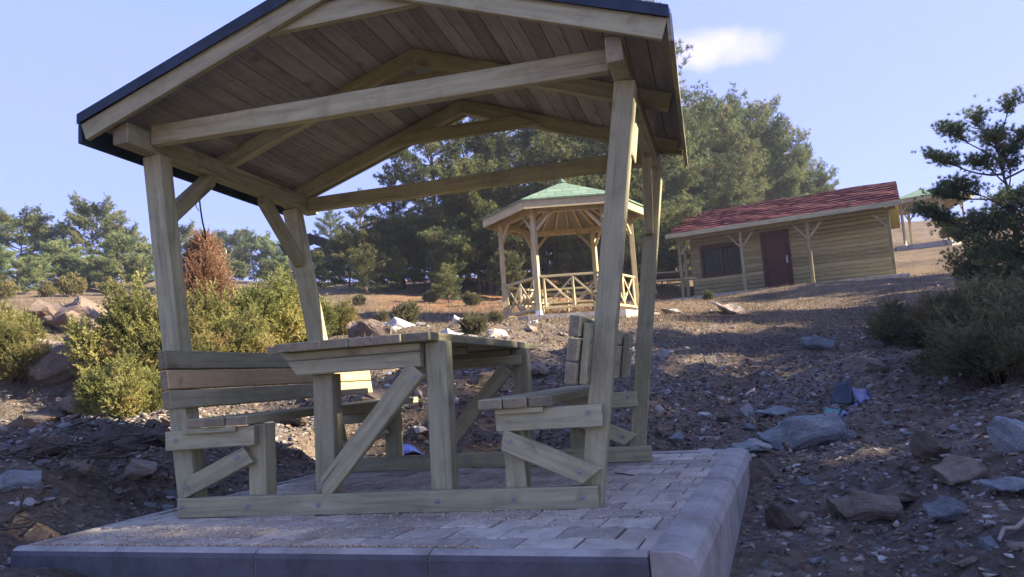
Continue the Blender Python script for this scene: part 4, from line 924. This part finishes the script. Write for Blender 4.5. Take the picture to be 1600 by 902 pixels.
# ------------------------------------------------------------------ rocks
def rockmat(name, a, b_, c2):
    m, t, b = mat(name, .85, .3); oc = objco(t); oi = t.nodes.new('ShaderNodeObjectInfo')
    n = noise(t, oc, 3.2, 6, .7); n2 = noise(t, oc, 22, 5, .7); w2 = noise(t, mapping(t, oc, (1, 2.5, 9)), 3, 4, .6, 1)
    c = ramp(t, n, [(.3, a), (.52, b_), (.75, c2)]); c = mix(t, mth(t, 'MULTIPLY', w2, .5), c, tuple(x*1.25 for x in c2)); c = mix(t, mth(t, 'MULTIPLY', mth(t, 'SUBTRACT', n2, .42), 2.4, True), c, (.14, .11, .085))
    hs = t.nodes.new('ShaderNodeHueSaturation'); t.links.new(c, hs.inputs['Color']); t.links.new(mth(t, 'ADD', .7, mth(t, 'MULTIPLY', oi.outputs['Random'], .6)), hs.inputs['Value'])
    t.links.new(hs.outputs[0], b.inputs['Base Color']); bump(t, b, mth(t, 'ADD', n2, mth(t, 'MULTIPLY', w2, 1.2)), .7, .02); return m
RM = {'blue-grey': rockmat('slate_rock', (.10, .12, .13), (.19, .22, .23), (.30, .33, .33)), 'tan': rockmat('tan_rock', (.13, .10, .07), (.24, .19, .14), (.36, .29, .22)),
      'pale': rockmat('pale_rock', (.26, .25, .23), (.40, .38, .35), (.55, .52, .48)), 'brown': rockmat('brown_rock', (.06, .045, .035), (.12, .088, .066), (.19, .14, .10))}
def hull(r, n=16, sx=1, sy=.75, sz=.5, pw=1.):
    P = r.normal(0, 1, (n, 3)); P /= np.linalg.norm(P, axis=1)[:, None]; P *= r.uniform(.75, 1, (n, 1)); P *= np.array([sx, sy, sz])
    bm = bmesh.new(); vs = [bm.verts.new(p) for p in P]; res = bmesh.ops.convex_hull(bm, input=vs)
    junk = [v for v in bm.verts if not v.link_faces]; bmesh.ops.delete(bm, geom=junk, context='VERTS'); return bm
def rock_mesh(seed, big=False, **k):
    r = np.random.default_rng(seed); bm = hull(r, 22 if big else 15, **k)
    if big:
        bmesh.ops.bevel(bm, geom=bm.edges[:], offset=.03, segments=1, affect='EDGES', clamp_overlap=True)
        bmesh.ops.triangulate(bm, faces=bm.faces[:])
        bmesh.ops.subdivide_edges(bm, edges=bm.edges[:], cuts=2, use_grid_fill=True)
        for v in bm.verts:
            c = v.co; f = 1+.20*float(fbm(np.array([c.x*1.+c.z*2]), np.array([c.y*1.-c.z]), 2.5, 4, seed)[0]); v.co = c*f; v.co.z += .05*round(math.sin(c.x*7+c.z*5)*1.5)
    me = bpy.data.meshes.new('rock'); bm.normal_update(); bm.to_mesh(me); bm.free(); return me
RP = {}
def rock(colr, var, loc, size, rot, label, cat='rock', group=None, name='rock', big=False, shape=None):
    key = (colr, var, big)
    if key not in RP:
        shp = shape or [dict(sx=1, sy=.75, sz=.5), dict(sx=1, sy=.6, sz=.32), dict(sx=.9, sy=.8, sz=.7), dict(sx=1, sy=.5, sz=.45), dict(sx=1, sy=.85, sz=.25)][var % 5]
        me = rock_mesh(100+var*7+(50 if big else 0), big, **shp); me.materials.append(RM[colr]); RP[key] = me
    o = bpy.data.objects.new(name, RP[key]); C.objects.link(o); o.matrix_basis = Matrix.Translation(Vector(loc)) @ Matrix.Rotation(rot[2], 4, 'Z') @ Matrix.Rotation(rot[0], 4, 'X') @ Matrix.Rotation(rot[1], 4, 'Y') @ Matrix.Scale(size, 4)
    return tag(o, label, cat, group)
BIG = [  # px, py, distance guess (None = where the sight line meets the ground), half-size m, colour, var, label
 (1245, 694, None, .36, 'blue-grey', 3, 'largest blue-green slate boulder, lying just right of the platform\'s back corner'),
 (1310, 690, None, .17, 'blue-grey', 0, 'blocky grey rock touching the right end of the large slate boulder'),
 (1175, 703, None, .16, 'blue-grey', 1, 'pointed blue-grey rock at the left end of the large slate boulder'),
 (1215, 650, None, .20, 'blue-grey', 4, 'flat blue-grey rock behind the large slate boulder'),
 (1222, 822, None, .13, 'brown', 2, 'rounded dark brown boulder beside the platform\'s right kerb'),
 (1190, 745, None, .15, 'brown', 0, 'brown rock between the platform corner and the slate boulder'),
 (1390, 790, None, .17, 'brown', 1, 'dark brown rock in the middle of the right-hand rubble'),
 (1345, 812, None, .20, 'tan', 3, 'long tan stone slab lying low right of the dark boulder'),
 (1500, 745, None, .16, 'tan', 0, 'blocky tan rock near the right edge of the rubble'),
 (1592, 700, None, .2, 'blue-grey', 2, 'large blue-green rock cut by the right edge'),
 (1450, 712, None, .14, 'brown', 2, 'upright brown rock right of the slate boulder'),
 (1485, 808, None, .12, 'blue-grey', 0, 'pale blue angular stone low in the right-hand gravel'),
 (1580, 768, None, .13, 'blue-grey', 4, 'smooth grey-blue slab stone near the lower right edge'),
 (1275, 545, None, .28, 'blue-grey', 3, 'tilted grey slab on the slope behind the rubble, right of the shelter'),
 (1350, 582, None, .24, 'brown', 0, 'dark earthy boulder under the left side of the spreading juniper'),
 (125, 500, 12.2, .62, 'brown', 0, 'grey-brown boulder with a pointed top on the left skyline of the gully'),
 (70, 515, 12.4, .45, 'brown', 2, 'rounded boulder left of the pointed one, on the gully rim'),
 (105, 560, 10.4, .70, 'brown', 3, 'large shaded rock outcrop below the two left boulders'),
 (60, 590, 9.6, .55, 'brown', 1, 'dark rock outcrop low in the left gully'),
 (150, 528, 11.6, .5, 'brown', 0, 'jagged brown rock behind the bright juniper, below the pointed boulder'),
 (140, 600, 9.6, .5, 'brown', 3, 'dark ledge of rock low in the gully, left of the dark slate slab'),
 (185, 540, 10.8, .4, 'tan', 0, 'weathered tan rock beside the bright juniper on the gully bank'),
 (60, 545, 11., .5, 'tan', 3, 'tan rock ledge on the gully bank, far left'),
 (25, 620, 9., .35, 'brown', 2, 'dark rock at the bottom of the gully, left edge'),
 (195, 640, 7.8, .62, 'blue-grey', 1, 'long dark tilted slate slab left of the left bench'),
 (125, 674, 6.9, .17, 'blue-grey', 0, 'pale green-grey flat rock at the left end of the rubble bank'),
 (38, 678, 6.9, .14, 'tan', 2, 'rounded brownish rock at the far left of the rubble bank'),
 (575, 512, 11.6, .55, 'brown', 3, 'dark layered rock outcrop directly behind the table'),
 (620, 505, 12.4, .40, 'pale', 0, 'pale rock beside the dark outcrop behind the table'),
 (658, 508, 13.2, .26, 'pale', 4, 'flat pale rock on the sunlit slope behind the table'),
 (715, 508, 12.6, .26, 'pale', 2, 'white boulder at the left of the pale stone heap'),
 (740, 500, 13., .22, 'pale', 0, 'white boulder on top of the pale stone heap'),
 (60, 712, None, .20, 'brown', 3, 'dark jagged ledge in the rubble bank at the far left'),
 (175, 700, None, .22, 'brown', 0, 'dark earthy block in the middle of the left rubble bank'),
 (240, 690, None, .17, 'brown', 2, 'dark block in the bank just left of the left bench bearer'),
 (120, 745, None, .14, 'tan', 3, 'long tan stone low in the left rubble bank, above the twigs'),
 (215, 745, None, .13, 'tan', 0, 'tan block between the platform edge and the left rubble bank'),
 (20, 770, None, .15, 'blue-grey', 3, 'grey slab at the left picture edge beside the dark twigs'),
 (330, 690, None, .15, 'brown', 1, 'dark rock seen under the left bench seat'),
 (455, 660, None, .20, 'brown', 3, 'dark jagged rock seen between the left bench leg and table leg'),
 (580, 625, None, .18, 'brown', 0, 'brown rock seen through the table frame behind the diagonal brace'),
 (755, 600, None, .20, 'brown', 3, 'dark brown jagged rock behind the right table leg'),
 (840, 590, None, .15, 'tan', 0, 'tan rock between the table end and the right bench back'),
 (712, 632, None, .07, 'pale', 0, 'single whitish stone between the table legs'),
 (1040, 562, None, .16, 'pale', 2, 'pale block of stone right behind the shelter\'s right rear post'),
 (1050, 478, 16.5, .30, 'pale', 4, 'low pale concrete-like lump at the right end of the gazebo platform'),
 (1145, 484, 16.3, .50, 'tan', 4, 'long flat sunlit tan rock on the slope before the cabin'),
]
for px, py, d, s, colr, var, lab in BIG:
    p = hit(px, py)[0] if d is None else gp(px, py, d)
    rock(colr, var, (p[0], p[1], p[2]+s*.12), s, (rng.normal(0, .15), rng.normal(0, .15), rng.uniform(-.5, .5)), lab, 'rock', None, 'boulder' if s > .2 else 'rock', True)
zones = [ # px range, py range, count, where
 ((1010, 1600), (560, 895), 110, 'in the rubble right of the platform'), ((560, 1020), (560, 700), 45, 'in the rubble behind the shelter'),
 ((0, 470), (640, 810), 90, 'in the rubble bank left of the platform'), ((690, 840), (495, 530), 16, 'in the sunlit stone heap behind the table')]
names = {'blue-grey': 'blue-grey', 'tan': 'tan', 'pale': 'whitish', 'brown': 'dark brown'}
for zi, (xr, yr, n, wh) in enumerate(zones):
    k = 0
    while k < n:
        px, py = rng.uniform(*xr), yr[0]+(yr[1]-yr[0])*rng.random()**.85
        P, d = hit(px, py)
        if slab_sd(P[0], P[1]) < .03 or d > 16: k += .2; continue
        colr = rng.choice(['blue-grey', 'tan', 'pale', 'brown'], p=[.32, .22, .22, .24] if zi != 3 else [.1, .2, .6, .1])
        s = min(rng.lognormal(math.log(.0125*d**.75), .5), .2) if zi != 3 else rng.uniform(.08, .2)
        if slab_sd(P[0], P[1]) < s+.02: k += .2; continue
        vv = int(rng.integers(0, 8)); shp_ = ('small ' if s < .05 else 'fist-sized ' if s < .09 else 'big ')+['blocky', 'low', 'chunky', 'long', 'flat'][vv % 5]
        rock(colr, vv, (P[0], P[1], P[2]-s*.05), s, (rng.normal(0, .35), rng.normal(0, .35), rng.uniform(0, 6.28)), '%s %s stone lying %s' % (shp_, names[colr], wh), 'stone', '%s stones %s' % (names[colr], wh), 'stone')
        k += 1
# small broken stone, litter and grass nobody could count
def scatter(n, cen, sig, smin=0.02):
    P = np.concatenate([rng.normal(0, 1, (int(n*f), 2))*s+np.array(c) for c, s, f in zip(cen, sig, np.ones(len(cen))/len(cen))]); P = P[slab_sd(P[:, 0], P[:, 1]) > smin]; return P
def stones_stuff(name, P, s0, s1, label, colours):
    r = rng; bms = []
    for k in range(6):
        bm = hull(np.random.default_rng(500+k), 9, 1, .75, [.5, .35, .3, .6, .25, .45][k]); bmesh.ops.triangulate(bm, faces=bm.faces[:]); bm.verts.index_update()
        bms.append((np.array([v.co[:] for v in bm.verts]), np.array([[v.index for v in f.verts] for f in bm.faces]))); bm.free()
    Vs = []; Fs = []; Ts = []; off = 0; kk = r.integers(0, 6, len(P)); Hh = height(P[:, 0], P[:, 1])
    for k in range(6):
        idx = np.where(kk == k)[0]; v, f = bms[k]; n = len(idx)
        s = np.clip(r.lognormal(0, .55, n), .35, 3)*(s0+s1)/2; s = np.clip(s, s0, s1*2.0)
        a = r.uniform(0, 6.28, n); tx = r.normal(0, .3, n); ca, sa = np.cos(a), np.sin(a)
        q = v[None]*s[:, None, None]; z = q[..., 2]+q[..., 0]*tx[:, None]; x = q[..., 0]*ca[:, None]-q[..., 1]*sa[:, None]; y = q[..., 0]*sa[:, None]+q[..., 1]*ca[:, None]
        V = np.stack([x+P[idx, 0, None], y+P[idx, 1, None], z+Hh[idx, None]-s[:, None]*.14], -1)
        Vs.append(V.reshape(-1, 3)); Fs.append((f[None]+(np.arange(n)*len(v))[:, None, None]).reshape(-1, 3)+off); off += n*len(v)
        c = np.array(colours)[r.integers(0, len(colours), n)]*r.uniform(.6, 1.35, (n, 1)); Ts.append(np.repeat(np.concatenate([c, np.ones((n, 1))], 1), len(v), 0))
    o = meshobj(name, np.concatenate(Vs), np.concatenate(Fs), TINTM, tint=np.concatenate(Ts)); return tag(o, label, kind='stuff')
TINTM, t, b = mat('tinted_scree', .85, .3); n_ = noise(t, objco(t), 25, 4); t.links.new(mix(t, mth(t, 'MULTIPLY', n_, .6), attr(t, 'tint').outputs['Color'], (.08, .06, .045)), b.inputs['Base Color'])
SC = [(.23, .23, .215), (.29, .295, .28), (.20, .155, .115), (.24, .185, .135), (.23, .19, .15), (.33, .28, .22), (.13, .105, .08), (.17, .135, .105), (.46, .44, .40), (.22, .15, .11), (.18, .15, .12)]
P = scatter(36000, [(3.6, .2), (5, 2.2), (3.6, 3.6), (1.2, 3.8), (-1.8, 2.2), (-1.6, .6), (-1.6, 1.4), (-3.5, 3.2), (5.5, 5)], [(.9, 1.3), (1.7, 1.6), (1.8, 1.2), (1.8, 1.2), (1.3, 1.4), (1.0, .8), (.9, .8), (1.8, 1.6), (2.6, 2.)])
stones_stuff('scree', P, .006, .022, 'loose broken stone chips scattered over the brown earth', SC)
P = scatter(4200, [(-1.6, .9), (-2.4, 2.2), (-.9, 2.6), (3.6, .2), (4.6, .8), (-2.4, .2)], [(.8, .8), (1., .8), (.8, .6), (.7, 1.), (1., .9), (.8, .7)])
stones_stuff('pale_scree', P, .010, .03, 'pale broken stone heaped on the banks beside the platform', [(.40, .37, .32), (.33, .30, .26), (.34, .27, .20), (.28, .28, .26), (.22, .17, .13), (.46, .44, .40)])
P = scatter(6500, [(6, 13), (8, 11), (4.3, 1.6), (4.6, 4), (1.0, 4.2), (-2.2, 2.0), (3.5, 8), (-4, 5), (-1.5, 9)], [(4, 3), (3, 3), (1.3, 1.8), (2, 1.5), (1.8, 1.3), (1.4, 1.6), (5, 3), (2.5, 2), (4, 3)])
stones_stuff('broken_stone', P, .02, .05, 'fist-sized broken stones spread thinly over the slope', SC)
def flakes(name, P, l0, l1, cols, label, up=.3, thin=.35):
    n = len(P); z = height(P[:, 0], P[:, 1]); a = rng.uniform(0, 6.28, n); l = rng.uniform(l0, l1, n); d = np.stack([np.cos(a), np.sin(a), rng.normal(0, up, n)], 1)
    q = np.cross(d, [0, 0, 1.])+np.stack([np.zeros(n), np.zeros(n), rng.normal(0, .5, n)], 1); c = np.stack([P[:, 0], P[:, 1], z+.006+l*.2*up], 1)
    V = np.stack([c-d*l[:, None]/2, c+q*l[:, None]*thin/2, c+d*l[:, None]/2, c-q*l[:, None]*thin/2+np.array([0, 0, .004])], 1).reshape(-1, 3)
    cc = np.array(cols)[rng.integers(0, len(cols), n)]*rng.uniform(.6, 1.3, (n, 1)); T = np.repeat(np.concatenate([cc, np.ones((n, 1))], 1), 4, 0)
    return tag(meshobj(name, V, np.arange(n*4).reshape(-1, 4), TINTM, tint=T), label, kind='stuff')
P = scatter(42000, [(1.4, 3.6), (3.5, 6), (6, 8), (-1, 5), (-2.5, 2), (4, 2.5), (0, 9), (5, 11)], [(1.6, 1.0), (3, 2), (4, 3), (3, 2), (1.5, 1.5), (2, 2.2), (5, 3), (5, 3)])
P = np.concatenate([P, rng.normal(0, 1, (9000, 2))*(4, 3.5)+(6, 13)])
flakes('leaf_litter', P, .02, .06, [(.17, .10, .065), (.24, .16, .10), (.10, .07, .05), (.34, .25, .17)], 'brown leaf and bark litter over the slope')
# dry grass tufts
def grass(name, P, h0, cols, label, per=7, wd=.006):
    n = len(P); z = height(P[:, 0], P[:, 1]); B = np.stack([P[:, 0], P[:, 1], z], 1)
    V, Fq = blades(B, np.tile([0, 0, 1.], (n, 1)), per, h0, wd, .6, rng, .02); cc = np.array(cols)[rng.integers(0, len(cols), n)]*rng.uniform(.7, 1.2, (n, 1))
    T = np.repeat(np.concatenate([cc, np.ones((n, 1))], 1), per*3, 0); return tag(meshobj(name, V, Fq, TINTM, tint=T), label, kind='stuff')
P = np.concatenate([rng.normal(0, 1, (6500, 2))*(6, 4)+(2, 12), rng.normal(0, 1, (7000, 2))*(5, 4)+(-7, 11), rng.normal(0, 1, (9000, 2))*(9, 7)+(-3, 22)]); P = P[(slab_sd(P[:, 0], P[:, 1]) > 3.5)]
grass('dry_grass', P, .085, [(.24, .18, .10), (.18, .14, .08), (.14, .12, .065), (.34, .27, .17)], 'sparse dry straw-coloured grass on the uphill slope')
# dead brushwood
def brush(px, py, d, n, L0, label, seed):
    r = np.random.default_rng(seed); p = gp(px, py, d); paths = []
    for k in range(n):
        a = r.uniform(0, 6.28); c = p+np.array([r.normal(0, L0*.4), r.normal(0, L0*.25), r.uniform(.0, .14)]); dd_ = np.array([math.cos(a), math.sin(a)*.6, r.normal(.1, .25)])*L0*r.uniform(.3, 1)
        m_ = r.normal(0, .03, 3); paths.append((np.array([c-dd_/2, c+m_, c+dd_/2]), np.array([.006, .005, .0018])*r.uniform(.5, 1.6)))
    V, Q = tubes(paths, 4); return tag(meshobj('brushwood', V, Q, BRUSH, None), label, 'brushwood')
BRUSH = simple('dark_dead_twigs', (.085, .07, .055), .95, .1)
brush(110, 800, 4.5, 40, .38, 'heap of dark dead twigs at the platform\'s left edge', 3)
brush(30, 850, 3.9, 12, .3, 'few dark twigs at the lower left corner of the picture', 4)
brush(180, 740, 5.1, 30, .4, 'tangle of dead roots on the bank left of the shelter', 5)

V, Q = tubes([([tuple(hit(x, y)[0]+np.array([0, 0, z])) for x, y, z in ((1562, 858, .01), (1572, 846, .035), (1590, 840, .03), (1615, 832, .04))], np.array([.006, .008, .008, .007]))], 6)
tag(meshobj('stick', V, Q, BARKL, None, smooth=True), 'pale curved stick on the gravel at the lower right edge', 'stick')
q0 = at(962, 740, 1)-CAM; 
def onslab(px, py): v = at(px, py, 1.)-CAM; return CAM+v*(.012-CAM[2])/v[2]
V, Q = tubes([([tuple(onslab(961, 739)), tuple(onslab(975, 741)), tuple(onslab(990, 743))], np.array([.003, .004, .003]))], 5)
tag(meshobj('twig', V, Q, BRUSH, None), 'small dark twig lying on the pavers inside the right kerb', 'twig')
# ------------------------------------------------------------------ discarded plastic
def sheet(name, corners, m, label, cat, ridge=.03, n=8, thick=.004, seed=0, parent=None):
    r = np.random.default_rng(seed); A, B, Cc, D = [np.array(c, float) for c in corners]; V = []; Fc = []
    for j in range(n+1):
        for i in range(n+1):
            u, v = i/n, j/n; q = A*(1-u)*(1-v)+B*u*(1-v)+Cc*u*v+D*(1-u)*v; q = q+np.array([0, 0, 1])*(ridge*math.sin(u*5+v*3+seed)*math.sin(v*4+1))+r.normal(0, ridge*.08, 3); V.append(q)
    for j in range(n):
        for i in range(n): k = j*(n+1)+i; Fc.append((k, k+1, k+n+2, k+n+1))
    o = meshobj(name, V, Fc, m, parent, smooth=True); o.modifiers.new('thick', 'SOLIDIFY').thickness = thick
    if label: tag(o, label, cat)
    return o
c0, dd0 = hit(1325, 640)
def off(px, py, up, dy=0): v = at(px, py, dd0+dy); return v
bag = empty('torn_plastic_case', tuple(c0), 'torn dark plastic case with lilac and teal flaps, lying open in the right-hand rubble', 'plastic case')
sheet('dark_shell', [off(1297, 632, 0, -.05), off(1335, 630, 0), off(1328, 590, 0, .12), off(1305, 602, 0, .1)], DARKP, None, None, .01, 6, seed=1, parent=bag)
sheet('lilac_flap', [off(1328, 606, 0, .1), off(1345, 632, 0, -.05), off(1362, 622, 0, .12), off(1356, 610, 0, .2)], LILAC, None, None, .01, 6, seed=2, parent=bag)
sheet('teal_flap', [off(1286, 645, 0, -.1), off(1310, 652, 0, -.14), off(1315, 640, 0, .0), off(1290, 636, 0, 0)], TEAL, None, None, .008, 6, seed=3, parent=bag)
sheet('grey_flap', [off(1308, 653, 0, -.14), off(1335, 645, 0, -.1), off(1342, 630, 0, -.02), off(1315, 640, 0, 0)], LILAC, None, None, .008, 6, seed=4, parent=bag)
c1, d1 = hit(640, 700); sheet('blue_plastic_sheet', [at(622, 708, d1-.15), at(668, 712, d1-.15), at(660, 690, d1+.15), at(632, 680, d1+.15)], BLUE, 'crumpled blue plastic sheet behind the left table leg', 'plastic sheet', .03, seed=5)
c1, d1 = hit(425, 752); sheet('blue_plastic_scrap', [at(418, 757, d1-.06), at(434, 757, d1-.06), at(432, 746, d1+.06), at(420, 746, d1+.06)], BLUE, 'small blue plastic scrap behind the left bench leg', 'plastic scrap', .01, 4, seed=6)

# ------------------------------------------------------------------ air
hz = bpy.data.materials.new('haze'); hz.use_nodes = True; t = hz.node_tree; t.nodes.clear()
o_ = t.nodes.new('ShaderNodeOutputMaterial'); pv = t.nodes.new('ShaderNodeVolumePrincipled'); pv.inputs['Density'].default_value = HAZE; pv.inputs['Color'].default_value = (.80, .88, 1, 1); pv.inputs['Anisotropy'].default_value = .35
t.links.new(pv.outputs[0], o_.inputs['Volume'])
if HAZE > 0:
    zl = float(Z.min())-1; hb_ = box('haze', (-905, -305, zl), (905, 1510, 26), hz, None, bev=0); tag(hb_, kind='stuff', label='thin pale blue air haze over the whole hillside')
